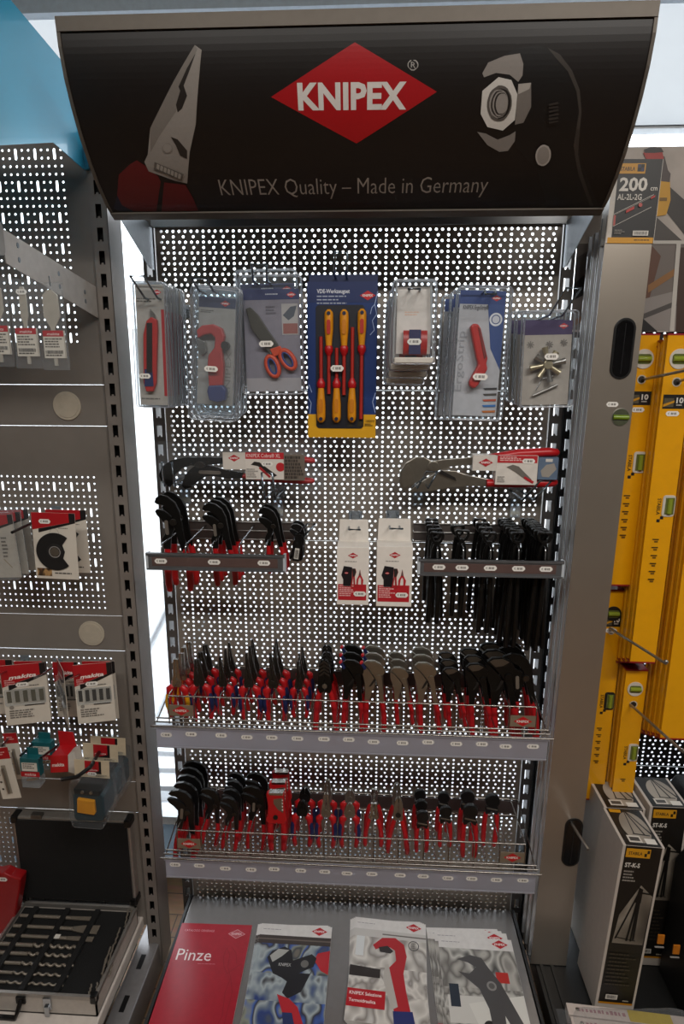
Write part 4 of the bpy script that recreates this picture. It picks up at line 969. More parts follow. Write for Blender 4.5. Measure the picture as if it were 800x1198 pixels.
MB().prism(P.LL([(326, 285), (336, 274), (352, 276), (360, 290), (382, 385), (378, 402), (382, 420), (352, 470), (340, 482), (324, 474), (322, 460), (352, 405), (346, 385)]), -.022, -.002).build('stripper_body', mat('b0241f', .4), P.t, bevel=.004)
MB().prism(P.LL([(350, 285), (358, 292), (378, 380), (370, 388)]), -.0235, -.021).build('ribbed_slide', mat('6e1512', .5), P.t, bevel=.0006)
shell(P, rrect(-w/2-.008, -h/2-.008, w/2+.008, h/2+.006, .010), .028)
p = Print(-.0285); p.tag(P.L(356, 444)[0], P.L(356, 444)[1], .032, .014, seed=6); p.build('price_tag', P.t)
P.more(3, .045, -.010, -.002, 'blue-topped card with red cable stripper, %s from the front')
hook(P.c.x+.012, P.c.z+h/2-.006, -.21, U(574, 344, -.25), .022, 'chrome hook holding the cable stripper cards')
# 7 control cabinet keys
P = Pack('cabinet_key_pack', 'purple-topped card with silver cross-shaped cabinet keys, frontmost', 'pack', (575, 400), -.17, math.radians(-1), 'carded cabinet keys', B_)
w, h = .106, .182
MB().box(-w/2, w/2, 0, .0012, -h/2, h/2).build('backing_card', mat('a19a92', .5), P.t)
p = Print(-.0002); p.rect(-w/2, h/2-.030, w/2, h/2, '3b2c58'); p.logo(w*.32, h/2-.012, .022, 'b3202a')
for x, z in ((-w*.34, h*.22), (w*.05, h*.22), (w*.34, h*.24)):
    for a in range(4): p.line([(x-.008*math.cos(a*.8), z-.008*math.sin(a*.8)), (x+.008*math.cos(a*.8), z+.008*math.sin(a*.8))], .0022, '6e6862')
p.build('printed_card', P.t)
c = P.L(575, 405); BR = mat('b3a88c', .3, .7)
for a in range(8):
    an = a*PI/4+.2; r0, r1 = .006, .032 if a % 2 else .038
    MB().tube([(c[0]+r0*math.cos(an), -.012, c[1]+r0*math.sin(an)), (c[0]+r1*.6*math.cos(an), -.013, c[1]+r1*.6*math.sin(an)), (c[0]+r1*math.cos(an), -.012, c[1]+r1*math.sin(an))], [.005, .005, .0075], 8).build('key_arm', BR if a % 3 else STEEL, P.t, bevel=0)
MB().disc(c[0], c[1], .010, -.021, -.004, 14).build('key_hub', BR, P.t, bevel=.001)
a0 = P.L(530, 505); a1 = P.L(610, 470)
MB().tube([(a0[0], -.006, a0[1]), (a1[0], -.006, a1[1])], .0028, 8).build('double_bit', STEEL, P.t)
MB().tube([(P.L(540, 490)[0], -.005, P.L(540, 490)[1]), (P.L(560, 450)[0], -.005, P.L(560, 450)[1]), (P.L(600, 440)[0], -.005, P.L(600, 440)[1])], .0009, 6).build('key_chain', CHROME, P.t)
shell(P, rrect(-w/2-.004, -h/2-.004, w/2+.004, h/2+.018, .008), .026)
p = Print(-.0265); p.tag(P.L(582, 380)[0], P.L(582, 380)[1], .03, .013, seed=7); p.build('price_tag', P.t)
P.more(3, .042, -.004, .004, 'purple-topped card with cross-shaped cabinet keys, %s from the front')
hook(P.c.x+.006, P.c.z+h/2+.008, -.2, U(671, 337, -.29), .028, 'chrome hook holding the cabinet key cards')
# ---------------------------------------------------------------- catalogues on the base deck
def booklet(name, label, x, y, ang, z, draw, thick=.004, group=None, cov='d9d6d4', w=.21, h=.297):
    t = thing(name, label, 'catalogue', (x, y, z), (math.radians(-90), 0, math.radians(ang)), group)
    MB().box(-w/2, w/2, .0004, thick, -h, 0).build('pages', mat('cfcac4', .6), t)
    MB().box(-w/2-.0003, w/2+.0003, 0, .0004, -h-.0003, .0003).build('front_cover', mat(cov, .3, spec=.5), t)
    p = Print(-.00006, .00008); draw(p, w, h); p.build('printed_cover', t); return t
def d_red(p, w, h):
    p.text('CATALOGO GENERALE', -w*.43, -.026, .0065, 'd99aa2', w=.088, align='l'); p.logo(w*.31, -.030, .046, 'b8505c', 'e9c9cc', border='e0b4b8')
    p.text('Pinze', -w*.43, -.115, .034, 'f2e6e6', w=.098, align='l'); p.bars(-w*.12, -.126, w*.12, -.123, 1, 'cf7f88', seed=2)
    for pts in ([(w*.22, -.075), (w*.28, -.095), (w*.29, -.13), (w*.36, -.16), (w*.33, -.2), (w*.36, -.26), (w*.3, -.297)], [(w*.22, -.075), (w*.2, -.1), (w*.24, -.13), (w*.3, -.15), (w*.46, -.12), (w*.49, -.16)], [(w*.36, -.16), (w*.42, -.2), (w*.4, -.297)], [(w*.28, -.07), (w*.36, -.09), (w*.4, -.12)]): p.line(pts, .0016, '8f1626')
def bg_workshop(p, w, h, seed, pal, top=-.036):
    p.rect(-w/2, -h, w/2, top, photomat(pal, 17, seed))
    p.rect(-w/2, -h*.75, w/2, -h*.5, photomat(pal[1:5], 34, seed+3))
def header(p, w, h):
    p.bars(-w*.46, -.020, -w*.12, -.0165, 1, '8f8b92', seed=3); p.logo(w*.33, -.017, .046, 'b8131f')
def d_workshop(p, w, h):
    bg_workshop(p, w, h, 4, ['4b5363', '2a3f7a', '6f7c8a', 'a6b0b4', '2d2b30', '3f5fa8', '8b8f80', '39404a', '706a60']); p.rect(-w/2, -.062, w/2, -.036, '3d332f'); p.rect(-w*.5, -.05, w*.5, -.046, '6a6058'); header(p, w, h)
    p.poly([(w*.42, -.08), (w*.5, -.075), (w*.5, -.145), (w*.4, -.135), (w*.3, -.105), (w*.34, -.085)], 'b3202a')
    p.poly([(-w*.33, -.105), (-w*.28, -.085), (-w*.12, -.07), (-w*.02, -.08), (w*.02, -.11), (w*.26, -.088), (w*.33, -.1), (w*.3, -.125), (w*.12, -.145), (w*.26, -.145), (w*.3, -.13), (w*.18, -.195), (w*.02, -.215), (-w*.06, -.2), (-w*.02, -.17), (-w*.1, -.16), (-w*.22, -.15)], '1a181c')
    p.poly([(-w*.3, -.1), (-w*.2, -.078), (-w*.05, -.08), (-w*.14, -.1), (-w*.25, -.118)], 'a9a9a6'); p.text('KNIPEX', -w*.08, -.128, .009, 'c9c8c6', w=.034); p.circ(w*.18, -.118, .011, '6d6b68')
    p.poly([(-w*.12, -.205), (w*.04, -.215), (w*.16, -.235), (w*.3, -.297), (w*.05, -.297), (-w*.02, -.25)], 'b3202a'); p.poly([(-w*.02, -.25), (w*.1, -.25), (w*.18, -.297), (w*.03, -.297)], '22305e')
def d_pipe(p, w, h):
    bg_workshop(p, w, h, 9, ['a7a19c', 'c9c6c2', '8d8782', 'dad6d0', 'b7b2ac', '948f8b']); p.rect(-w/2, -.06, w/2, -.036, 'c6c3c0'); p.rect(-w*.1, -.05, w/2, -.046, '6b655f'); p.rect(-w*.45, -.12, -w*.34, -.06, 'd9dcdd')
    p.poly([(-w*.5, -.15), (-w*.1, -.155), (-w*.1, -.18), (-w*.5, -.18)], '2c2421'); header(p, w, h)
    p.ring(w*.33, -.075, .013, .0155, '4a4a4c'); p.bars(w*.29, -.085, w*.37, -.066, 4, '6a6866', seed=5)
    p.poly([(-w*.22, -.085), (-w*.1, -.06), (w*.08, -.056), (w*.2, -.075), (w*.24, -.11), (w*.2, -.16), (w*.24, -.21), (w*.3, -.262), (w*.1, -.268), (w*.02, -.2), (w*.0, -.15), (w*.1, -.125), (w*.08, -.095), (-w*.02, -.084), (-w*.12, -.092), (-w*.18, -.098)], 'b0222a')
    p.poly([(-w*.14, -.09), (-w*.02, -.083), (w*.06, -.098), (w*.02, -.106), (-w*.12, -.104)], '2a2524'); p.poly([(-w*.04, -.14), (0, -.137), (w*.14, -.25), (w*.06, -.26), (-w*.06, -.18)], 'b9b4ae'); p.poly([(w*.08, -.262), (w*.32, -.258), (w*.36, -.297), (w*.1, -.297)], '27316c')
    p.rect(-w*.5, -.262, -w*.02, -.215, 'b4131f'); p.text('KNIPEX Selezione', -w*.47, -.231, .0085, 'f0e4e2', w=.085, align='l', bold=.015); p.text('Termoidraulica', -w*.47, -.25, .0085, 'f0e4e2', w=.07, align='l', bold=.015)
def d_garage(p, w, h):
    bg_workshop(p, w, h, 12, ['8f8c88', 'b5b2ac', '6b6864', 'c4c2bc', '4b4a48', '9ba0a2']); p.rect(w*.2, -.13, w*.36, -.1, 'b8302a'); p.rect(-w*.45, -.24, w*.45, -.17, 'cfcdc8'); p.poly([(-w*.2, -.19), (w*.5, -.16), (w*.5, -.24), (-w*.1, -.25)], 'dad8d2'); p.circ(w*.02, -.245, .016, '2a2826'); p.rect(-w*.42, -.2, -w*.3, -.14, '27303c'); header(p, w, h)
    p.poly([(-w*.28, -.07), (-w*.1, -.055), (w*.05, -.062), (w*.12, -.09), (w*.24, -.13), (w*.42, -.23), (w*.5, -.285), (w*.4, -.297), (w*.22, -.215), (w*.2, -.297), (w*.06, -.297), (w*.04, -.2), (-w*.04, -.15), (-w*.12, -.135), (-w*.28, -.105), (-w*.14, -.11), (-w*.04, -.09), (-w*.14, -.078)], '4d4b4c'); p.circ(w*.12, -.14, .013, '8c8a88'); p.circ(w*.12, -.14, .008, '5c5a59'); p.poly([(w*.42, -.24), (w*.5, -.27), (w*.5, -.297), (w*.44, -.285)], 'b0222a')
    p.rect(-w*.5, -.297, -w*.2, -.27, 'b4131f'); p.text('KNIPEX', -w*.46, -.288, .0085, 'f0e4e2', w=.034, align='l', bold=.015)
ZD = .1705
booklet('catalogue', 'red general catalogue titled Pinze, leftmost on the grey base deck', -.392, -.108, 1.0, ZD+.008, d_red, .008, cov='a51a2c')
for i in range(3): booklet('brochure', 'brochure with workshop photo and black-jawed pliers, second stack, %s' % ['top one', 'middle one', 'bottom one'][2-i], -.154-.006*(2-i)*1.0, -.100+.003*(2-i), -.6+(2-i)*1.2, ZD+.003*(i+1), d_workshop, .0028, 'brochures with workshop photo')
for i in range(4): booklet('brochure', 'brochure with red tube cutter on a pale bathroom photo, %s in its stack' % ['topmost', 'second from top', 'third from top', 'lowest'][3-i], .124-.005*(3-i), -.072+.0025*(3-i), -4+(3-i)*1.5, ZD+.003*(i+1), d_pipe, .0028, 'brochures with tube cutter')
for i in range(4): booklet('brochure', 'brochure with grey pliers wrench over a garage photo, %s in its stack' % ['topmost', 'second from top', 'third from top', 'lowest'][3-i], [.335, .345, .357, .366][i], [-.078, -.084, -.093, -.115][i], [.5, -1, -1.5, -2][i]+1, ZD+.003*(i+1), d_garage, .0028, 'brochures with pliers wrench')
# ================================================================ LEFT BAY (power tool accessories)
YL = -.105
LG = mat('837c75', .5, .2, noise=.03, scale=20)
def key_cells(x0, x1, z0, z1, pz0, pz1, pxr, cols=32):
    c = []; P = .015; R = .016667
    rows = int(round((pz1-pz0)/R)); px0 = pxr-P*(cols-.5)
    c += [(x0, x1, pz1, z1, None), (pxr+P/2, x1, pz1-rows*R, pz1, None), (x0, px0, pz1-rows*R, pz1, None), (x0, x1, z0, pz1-rows*R, None)]
    r = 0; q = .0027
    while r < rows:
        zt = pz1-r*R
        if r % 4 == 1 and r+2 <= rows:
            for k in range(cols):
                xc = pxr-k*P
                if k % 3 == 1: c.append((xc-P/2, xc+P/2, zt-2*R, zt, (xc, zt-R, .0030, .0118)))
                else:
                    for h in (0, 1): c.append((xc-P/2, xc+P/2, zt-(h+1)*R, zt-h*R, (xc, zt-(h+.5)*R, q, q)))
            r += 2
        else:
            for k in range(cols):
                xc = pxr-k*P; c.append((xc-P/2, xc+P/2, zt-R, zt, (xc, zt-R/2, q, q)))
            r += 1
    return c
lb = thing('shelving_bay', 'grey shop bay at left with teal header and keyhole panels', 'shelving', (0, 0, 0))
LX0, LX1 = -1.20, -.603
for z0, z1, a, b, pxr in ((1.7505, 2.42, 1.85, 2.36, -.664), (1.1505, 1.6495, 1.163, 1.53, -.652), (.6505, 1.0495, .69, 1.035, -.648), (.16, .5495, .17, .54, -.66)):
    mb = MB(); perforated(mb, key_cells(LX0, LX1, z0, z1, a, b, pxr), YL, n=8); mb.build('perforated_panel', LG, lb, recalc=False)
for z0, z1, dx in ((1.65, 1.75, -.703), (1.05, 1.15, -.694), (.55, .65, None)):
    pn = MB().box(LX0, LX1, YL, YL+.002, z0+.0005, z1-.0005).build('blank_panel', LG, lb)
    if dx: MB().disc(dx, (z0+z1)/2-.001, .035, YL-.0035, YL, 32).disc(dx, (z0+z1)/2-.001, .029, YL-.0045, YL, 32).build('cover_disc', mat('b3a998', .45), pn, bevel=.0008)
upright(-.584, .038, .02, 2.30, 2.1884, -.112, .075, mat('857e78', .45, .2, noise=.03), lb, back=True)
MB().box(-.5655, -.5645, -.112, -.036, .02, 2.30).build('lit_upright_side', mat('d3d8de', .16, .9, noise=0), lb)  # pale mirror-like sheet added so this side looks lit by the window
MB().box(-1.2, -.64, -.52, YL-.004, .09, .15).build('base_deck', mat('77736f', .4, .3), lb, bevel=.002)
ft = MB().box(-.634, -.572, -.54, -.036, 0, .1).build('foot_bracket', mat('8b898a', .35, .4), lb, bevel=.003)
for y in (-.17, -.29, -.41): MB().box(-.611, -.597, y-.022, y+.022, .0995, .1012).build('foot_slot', BLACKM, ft)
# teal hood over the left bay
hood = thing('header_hood', 'teal sheet-metal header hood at the top left', 'sign', (0, 0, 0))
TEAL = mat('1598bd', .28, .1, noise=.05, scale=4, coat=.4)
sp = [U(x, y, X=-.605) for x, y in ((0, 170), (-70, 174), (-70, -80), (12, 0), (75, 75))]
MB().slab([(-.122, 2.221), (-.253, 2.229)]+[(v.y, v.z) for v in sp]+[(-.122, 2.40)], -.606, -.604).build('side_plate', TEAL, hood)
fz = [(sp[1].y, sp[1].z), (sp[1].y+.01, sp[1].z+.1), (sp[2].y, sp[2].z)]
MB().slab(fz+[(y+.002, z+.002) for y, z in fz[::-1]], -1.4, -.604).build('front_fascia', TEAL, hood)
MB().box(-.606, -.594, -.124, -.116, 2.221, 2.40).build('side_return', mat('0a6c8c', .35, .15), hood)
# bracket arm and cross bar that carry the spade bit packs
arm = thing('bracket_arm', 'white metal bracket arm with cross bar, left bay above the spade bits', 'bracket', (0, 0, 0))
MB().slab([(-.112, 1.975), (-.112, 1.905), (-.46, 1.962), (-.47, 2.02)], -.6065, -.6045).build('arm_plate', mat('b9b4ae', .4, .2), arm)
for y, z in ((-.17, 1.955), (-.17, 1.935), (-.28, 1.975), (-.28, 1.95), (-.42, 2.0), (-.42, 1.975)): 
    MB().slab([(y+.0035*math.cos(a*PI/5), z+.005*math.sin(a*PI/5)) for a in range(10)], -.6045, -.6035).build('fixing_screw', mat('7d858c', .3, .8), arm)
MB().slab(rrect(-.495, 1.972, -.462, 2.03, .012), -1.2, -.603).build('cross_bar', mat('8f8a84', .35, .5), arm)
def flatpack(name, label, cat, tl, tr, bl, Y, group=None, yaw=0):
    a, b, c = U(*tl, Y), U(*tr, Y), U(*bl, Y)
    w = (b-a).length; h = (c-a).length; rot = math.atan2(-(b.z-a.z), b.x-a.x)
    ce = (b+c)/2
    return thing(name, label, cat, ce, (0, rot, yaw), group), w, h
WHT = mat('cfc8bc', .5, noise=.03)
def reddiag(p, w, h, top=.30, black=True):
    p.poly([(-w/2, h/2), (w/2, h/2), (w/2, h/2-h*top*.45), (-w/2, h/2-h*top)], 'a8161f')
    if black: p.poly([(w*.36, h/2), (w/2, h/2), (w/2, h/2-h*top*.55), (-w*.36, h/2-h*top*1.16), (-w*.36, h/2-h*top*.93), (w*.36, h/2-h*top*.53)], '171416')
for i, (x, lab) in enumerate(((-7, 'at the photo edge'), (26, 'between two others'), (58, 'nearest the bracket arm'))):
    t, w, h = flatpack('spade_bit_pack', 'clear sleeve with silver spade bit and red-striped label, '+lab, 'pack', (x-17, 322+i*4), (x+15, 324+i*4), (x-5, 428+i*2), -.45, 'spade bit sleeves')
    t.rotation_euler = (0, 0, 0)
    w = .046
    bx = MB().prism([(-.004, h*.42), (.004, h*.42), (.014, h*.36), (.015, h*.12), (.004, -.002), (.003, -h*.45), (-.003, -h*.45), (-.004, -.002), (-.015, h*.12), (-.014, h*.36)] if i != 1 else [(-.004, h*.42), (.003, h*.42), (.007, h*.3), (.007, h*.1), (.003, 0), (.003, -h*.45), (-.003, -h*.45), (-.003, 0), (-.007, h*.1), (-.007, h*.3)], -.004, -.001); bx.build('spade_bit', mat('bdb6aa', .35, .35), t, bevel=.0004)
    MB().box(-w*.42, w*.42, 0, .0008, -h*.36, -h*.04).build('label_card', WHT, t)
    p = Print(-.0046); p.rect(-w*.42, -h*.36, w*.42, -h*.06, 'cbc4b8'); p.rect(-w*.42, -h*.11, w*.42, -h*.04, 'a8161f'); p.text('makita', 0, -h*.095, h*.03, 'e8dcd8', w=w*.5, shear=.2); p.bars(-w*.36, -h*.25, w*.36, -h*.13, 4, '57524c', seed=i); p.barcode(-w*.36, -h*.31, w*.36, -h*.27, seed=i); p.bars(-w*.36, -h*.35, w*.36, -h*.32, 1, '57524c', seed=i+4)
    if i < 2: p.tag(0, h*.36, .02, .009, seed=i)
    p.build('printed_label', t)
    MB().box(-w/2, w/2, -.006, .002, -h/2, h/2).build('clear_sleeve', clear(.06, 'f4f6f7', .12), t)
    MB().tube([(0, .002, h*.46), (0, .0, h*.5+.012)], .0012, 5).build('hang_loop', CHROME, t)
# --- disc and blade cards around the black peg
def peg(px0, py0, tip, Y, label, m=None, th=.0035):
    a = U(px0, py0, YL); b = U(*tip, Y); t = thing('display_peg', label, 'hook', a, group='single display pegs')
    d = b-a
    MB().tube([(0, 0, 0), (d.x*.6, d.y*.6, d.z*.55), (d.x*.92, d.y*.92, d.z*.9), tuple(d)], th, 8).build('peg_rod', m or BLKP, t)
    MB().box(-.012, .012, -.004, 0, -.012, .014).build('peg_plate', mat('8f98a0', .3, .6), t)
    return t
for i, (tl, tr, bl, Y, lab) in enumerate((((36, 599), (87, 601), (43, 676), -.235, 'front'), ((52, 596), (99, 597), (61, 669), -.175, 'back'))):
    t, w, h = flatpack('saw_disc_card', 'white card with black segmented saw disc, %s of the two' % lab, 'pack', tl, tr, bl, Y, 'saw disc cards')
    MB().box(-w/2, w/2, 0, .001, -h/2, h/2).build('backing_card', WHT, t)
    p = Print(-.0002); p.rect(-w/2, -h/2, w/2, h/2, 'cfc8bc'); reddiag(p, w, h, .26); p.bars(w*.1, h*.26, w*.4, h*.28, 1, '57524c', seed=3); p.ring(-.0, h*.2, w*.1, w*.105, '7a756f'); p.poly([(-w*.46, -h*.46), (-w*.12, -h*.46), (-w*.12, -h*.34), (-w*.46, -h*.34)], photomat(['6b4a33', '2b2420', 'b08a5a', '8a6a4a'], 60)); p.bars(-w*.05, -h*.44, w*.4, -h*.40, 1, '57524c', seed=5); p.build('printed_card', t)
    r = w*.44; pts = [(r*math.cos(a), r*math.sin(a)-h*.08) for a in [math.radians(48+264*k/28) for k in range(29)]]+[(w*.17, -h*.18), (w*.22, -h*.08), (w*.17, h*.02)]
    d = MB().prism(pts, -.003, -.0008).build('saw_disc', mat('141314', .55), t, bevel=.0004)
    MB().disc(0, -h*.08, w*.19, -.0045, -.003, 24).build('disc_hub', mat('1d1c1d', .5), d, bevel=.0006); MB().disc(.0, -h*.08, w*.10, -.0052, -.0044, 20).build('hub_washer', SILV, d)
    p = Print(-.0045); p.ring(0, -h*.08, w*.115, w*.135, '8a8682'); p.build('hub_print', d)
    if i == 0:
        p = Print(-.0012); p.tag(-w*.2, h*.37, .028, .011, seed=9); p.build('price_tag', t)
peg(67, 598, (14, 623), -.31, 'black peg through the saw disc cards')
for i in range(3):
    t, w, h = flatpack('blade_blister', 'clear red-topped blade blister at the left edge, %s of three' % ['front', 'middle', 'back'][i], 'pack', (-26+i*11, 603-i*3), (17+i*9, 602-i*3), (-20+i*11, 676-i*4), -.24+i*.03, 'blade blisters')
    MB().box(-w/2, w/2, 0, .001, -h/2, h/2).build('backing_card', mat('b4aea4', .5), t)
    p = Print(-.0002); reddiag(p, w, h, .26); p.text('makita', -w*.1, h*.38, h*.05, 'e6d8d4', w=w*.4, shear=.2); p.bars(w*.1, -h*.2, w*.26, h*.15, 6, '6a655f', seed=i); p.line([(w*.1, -h*.2), (w*.3, -h*.34)], .0015, '8a7a5a'); p.build('printed_card', t)
    MB().prism(rrect(-w/2-.003, -h/2-.003, w/2+.003, h/2+.006, .006), -.010, .0015).build('blister_shell', clear(.05, 'f4f6f7', .12), t, bevel=.001)
# --- bit cards
def bitcard(label, tl, tr, bl, Y, yaw=0, tagged=True, seed=0):
    t, w, h = flatpack('bit_card', label, 'pack', tl, tr, bl, Y, 'drill bit cards', yaw)
    t.rotation_euler = (0, 0, yaw or math.radians(15 if tagged else 4))
    if yaw: w = w/max(.4, math.cos(yaw))
    MB().box(-w/2, w/2, 0, .001, -h/2, h/2).build('backing_card', WHT, t)
    p = Print(-.0002); reddiag(p, w, h, .36); p.text('makita', -w*.03, h*.275, h*.06, 'eee2de', w=w*.62, shear=.25, bold=.03, rot=0.06); p.bars(-w*.44, h*.16, -w*.2, h*.26, 3, 'd9a8a6', seed=seed)
    p.bars(w*.1, h*.12, w*.42, h*.15, 1, '57524c', seed=1)
    for i in range(5): p.rect(-w*.42+i*w*.18, -h*.12, -w*.42+i*w*.18+w*.1, h*.07, '24221c' if seed % 2 else '55513f'); 
    p.rect(-w*.05, -h*.19, w*.4, -h*.175, '1d1b1a'); p.bars(-w*.4, -h*.4, w*.2, -h*.25, 4, '6a655f', seed=seed+2); p.circ(-w*.34, -h*.2, w*.05, '8a857d')
    if tagged: p.tag(-w*.05, h*.17, .03, .012, seed=seed)
    p.build('printed_card', t)
    MB().prism(rrect(-w*.46, -h*.16, w*.44, h*.1, .003), -.006, 0).build('bit_blister', clear(.06, 'f4f6f7', .12), t, bevel=.001)
    return t
bitcard('drill bit card with red top, left pair, back card', (18, 774), (54, 773), (24, 838), -.17, tagged=False, seed=2)
bitcard('drill bit card with red top, left pair, front card', (2, 780), (48, 774), (13, 849), -.21, seed=4)
bitcard('drill bit card cut off by the left photo edge', (-40, 772), (14, 772), (-34, 835), -.18, tagged=False, seed=6)
bitcard('drill bit card turned sideways, middle of the bit card row', (57, 776), (82, 778), (65, 842), -.19, yaw=math.radians(-52), seed=3)
bitcard('drill bit card behind the sideways one', (62, 774), (90, 775), (68, 838), -.15, tagged=False, seed=5)
bitcard('drill bit card with red top, right pair, back card', (97, 773), (134, 774), (102, 840), -.17, tagged=False, seed=7)
bitcard('drill bit card with red top, right pair, front card', (88, 780), (128, 773), (94, 848), -.21, seed=9)
for (bx, by), tip, lab in (((30, 772), (-6, 792), 'steel peg through the left drill bit cards'), ((68, 776), (40, 793), 'steel peg through the middle drill bit cards'), ((112, 778), (81, 794), 'steel peg through the right drill bit cards')): peg(bx, by, tip, -.28, lab, CHROME, .0022)
# --- small strips, teal and red boxes, battery packs
for i, (tl, tr, bl, Y) in enumerate((((-14, 876), (8, 874), (4, 935), -.24), ((5, 858), (21, 857), (14, 912), -.18))):
    t, w, h = flatpack('bit_strip', 'narrow white bit strip with red top, %s of the two at left edge' % ['front', 'back'][i], 'pack', tl, tr, bl, Y, 'bit strips')
    MB().box(-w/2, w/2, 0, .001, -h/2, h/2).build('backing_card', WHT, t); p = Print(-.0002); p.rect(-w/2, h*.28, w/2, h/2, 'a8161f'); p.bars(-w*.3, h*.34, w*.3, h*.42, 2, 'd9a8a6', seed=i); p.rect(-w*.12, -h*.4, w*.12, h*.16, '8d8577')
    for k in range(4): p.circ(-w*.32, -h*.3+k*h*.14, w*.06, '3a3632')
    p.build('printed_card', t)
    MB().tube([(0, -.006, h*.12), (0, -.006, -h*.36)], .0028, 6).build('drill_bit', STEEL, t)
TEALB = mat('145a60', .45)
for i, (tl, tr, bl, Y) in enumerate((((24, 892), (46, 893), (24, 908), -.25), ((37, 873), (60, 874), (38, 888), -.19))):
    t, w, h = flatpack('teal_bit_box', 'small teal box with white label in clear blister, %s of the two' % ['front', 'back'][i], 'box', tl, tr, bl, Y, 'small teal boxes')
    MB().box(-w/2, w/2, .0, .02, -h/2, h/2+.012).build('box_body', TEALB, t, bevel=.001); MB().box(-w*.3, w*.3, .018, .020, h/2+.01, h/2+.03).build('hang_tab', TEALB, t)
    p = Print(-.0002); p.rect(-w*.42, -h*.1, w*.4, h*.5, 'cfc9be'); p.bars(-w*.36, h*.02, w*.3, h*.44, 3, '4f4a45', seed=i); p.rect(-w*.5, -h*.5, w*.5, -h*.14, 'a8161f'); p.text('makita', 0, -h*.42, h*.2, 'e8dcd8', w=w*.6, shear=.2); p.build('printed_front', t)
    MB().box(-w*.46, w*.48, -.004, .024, -h*1.25, -h/2).build('clear_tray', clear(.12, 'e8eef0', .1), t, bevel=.001); MB().tube([(-w*.3, .008, -h*.9), (w*.3, .008, -h*.75)], .0035, 6).build('screw_bit', mat('a8783a', .3, .8), t)
t, w, h = flatpack('red_bit_box', 'red carton with white side panel beside the battery packs', 'box', (60, 885), (78, 884), (57, 902), -.23)
RB = mat('b5161d', .45)
MB().prism([(-w*.6, -h*.6), (w*.55, -h*.6), (w*.75, h*.5), (-w*.35, h*.5)], 0, .05).build('carton_body', RB, t, bevel=.0008); MB().prism([(-w*.35, h*.5), (w*.7, h*.5), (w*.7, h*1.3), (-w*.28, h*1.45)], .046, .048).build('hang_tab', RB, t)
MB().prism([(w*.58, -h*.6), (w*1.3, -h*.9), (w*1.2, h*.7), (w*.78, h*.5)], .0, .03).build('side_panel', mat('c9c3bb', .5), t)
p = Print(-.0002); p.text('makita', 0, -h*.2, h*.22, 'f0e4e0', w=w*.8, shear=.2, bold=.02); p.build('printed_front', t)
TD = mat('15323c', .42); 
for i in range(3):
    dx, dy = [(0, 0), (10, -19), (19, -27)][i]
    t, w, h = flatpack('battery_pack', 'bagged teal battery pack with cream header card, %s of three' % ['front', 'middle', 'back'][i], 'battery', (86+dx, 888+dy), (127+dx, 891+dy), (88+dx, 908+dy), [-.27, -.2, -.14][i], 'bagged battery packs')
    MB().box(-w/2, w/2, 0, .001, -h/2, h/2).build('header_card', mat('c3b49a', .5), t)
    p = Print(-.0002); p.rect(-w*.2, -h*.28, w*.2, h*.46, 'a8161f'); p.poly([(w*.2, h*.46), (w*.27, h*.46), (w*.27, -h*.28), (-w*.1, -h*.28), (w*.2, -h*.1)], '1a1718'); p.text('makita', 0, -h*.1, h*.1, 'eee2de', w=w*.32, shear=.2); p.bars(w*.1, -h*.45, w*.44, -h*.34, 2, '3a342c', seed=i); p.bars(-w*.46, -h*.45, -w*.3, -h*.34, 2, '3a342c', seed=i+1)
    if i == 0: p.tag(0, -h*.28, .024, .010, seed=31)
    p.build('printed_card', t)
    b0 = -h/2-.105; b1 = -h/2-.012
    bod = MB().prism([(-w*.42, b0+.012), (-w*.36, b0), (w*.4, b0+.004), (w*.46, b0+.02), (w*.46, b1-.018), (w*.3, b1-.006), (-w*.36, b1-.002), (-w*.42, b1-.02)], -.03, .03).build('battery_body', TD, t, bevel=.004)
    MB().box(-w*.36, w*.38, -.034, .02, b1-.012, b1+.002).build('slide_rail', mat('141a1d', .4), bod, bevel=.002)
    MB().prism([(-w*.28, b0+.03), (w*.2, b0+.026), (w*.24, b0+.032), (w*.22, b0+.066), (-w*.26, b0+.07)], -.037, -.028).build('terminal_cover', mat('d18b12', .45), bod, bevel=.002)
    for q in (-.1, .14): MB().disc(w*q, b1-.004, .004, -.0375, -.034, 10).build('terminal', SILV, bod)
    MB().prism([(-w*.46, -h*.3), (w*.48, -h*.3), (w*.56, b0+.02), (w*.44, b0-.012), (-w*.4, b0-.012), (-w*.5, b0+.02)], -.042, .036).build('clear_bag', clear(.015, 'f6f8f8', .1), t, bevel=.006)
q = thing('display_peg', 'thick black peg through the battery pack cards', 'hook', U(121, 868, YL), group='single display pegs')
o0 = U(121, 868, YL); P_ = [U(121, 868, YL)-o0, U(116, 880, -.2)-o0, U(106, 897, -.30)-o0, U(90, 909, -.34)-o0, U(71, 912, -.36)-o0]
MB().tube([tuple(v) for v in P_], .005, 8).build('peg_rod', BLKP, q); MB().box(-.014, .014, -.004, 0, -.012, .016).build('peg_plate', mat('8f98a0', .3, .6), q)
for (bx, by), tip, lab in (((82, 860), (48, 886), 'black peg carrying the red carton'), ((48, 858), (24, 884), 'black peg carrying the teal boxes'), ((12, 858), (3, 872), 'black peg carrying the bit strips')): peg(bx, by, tip, -.28, lab, BLKP, .0032)
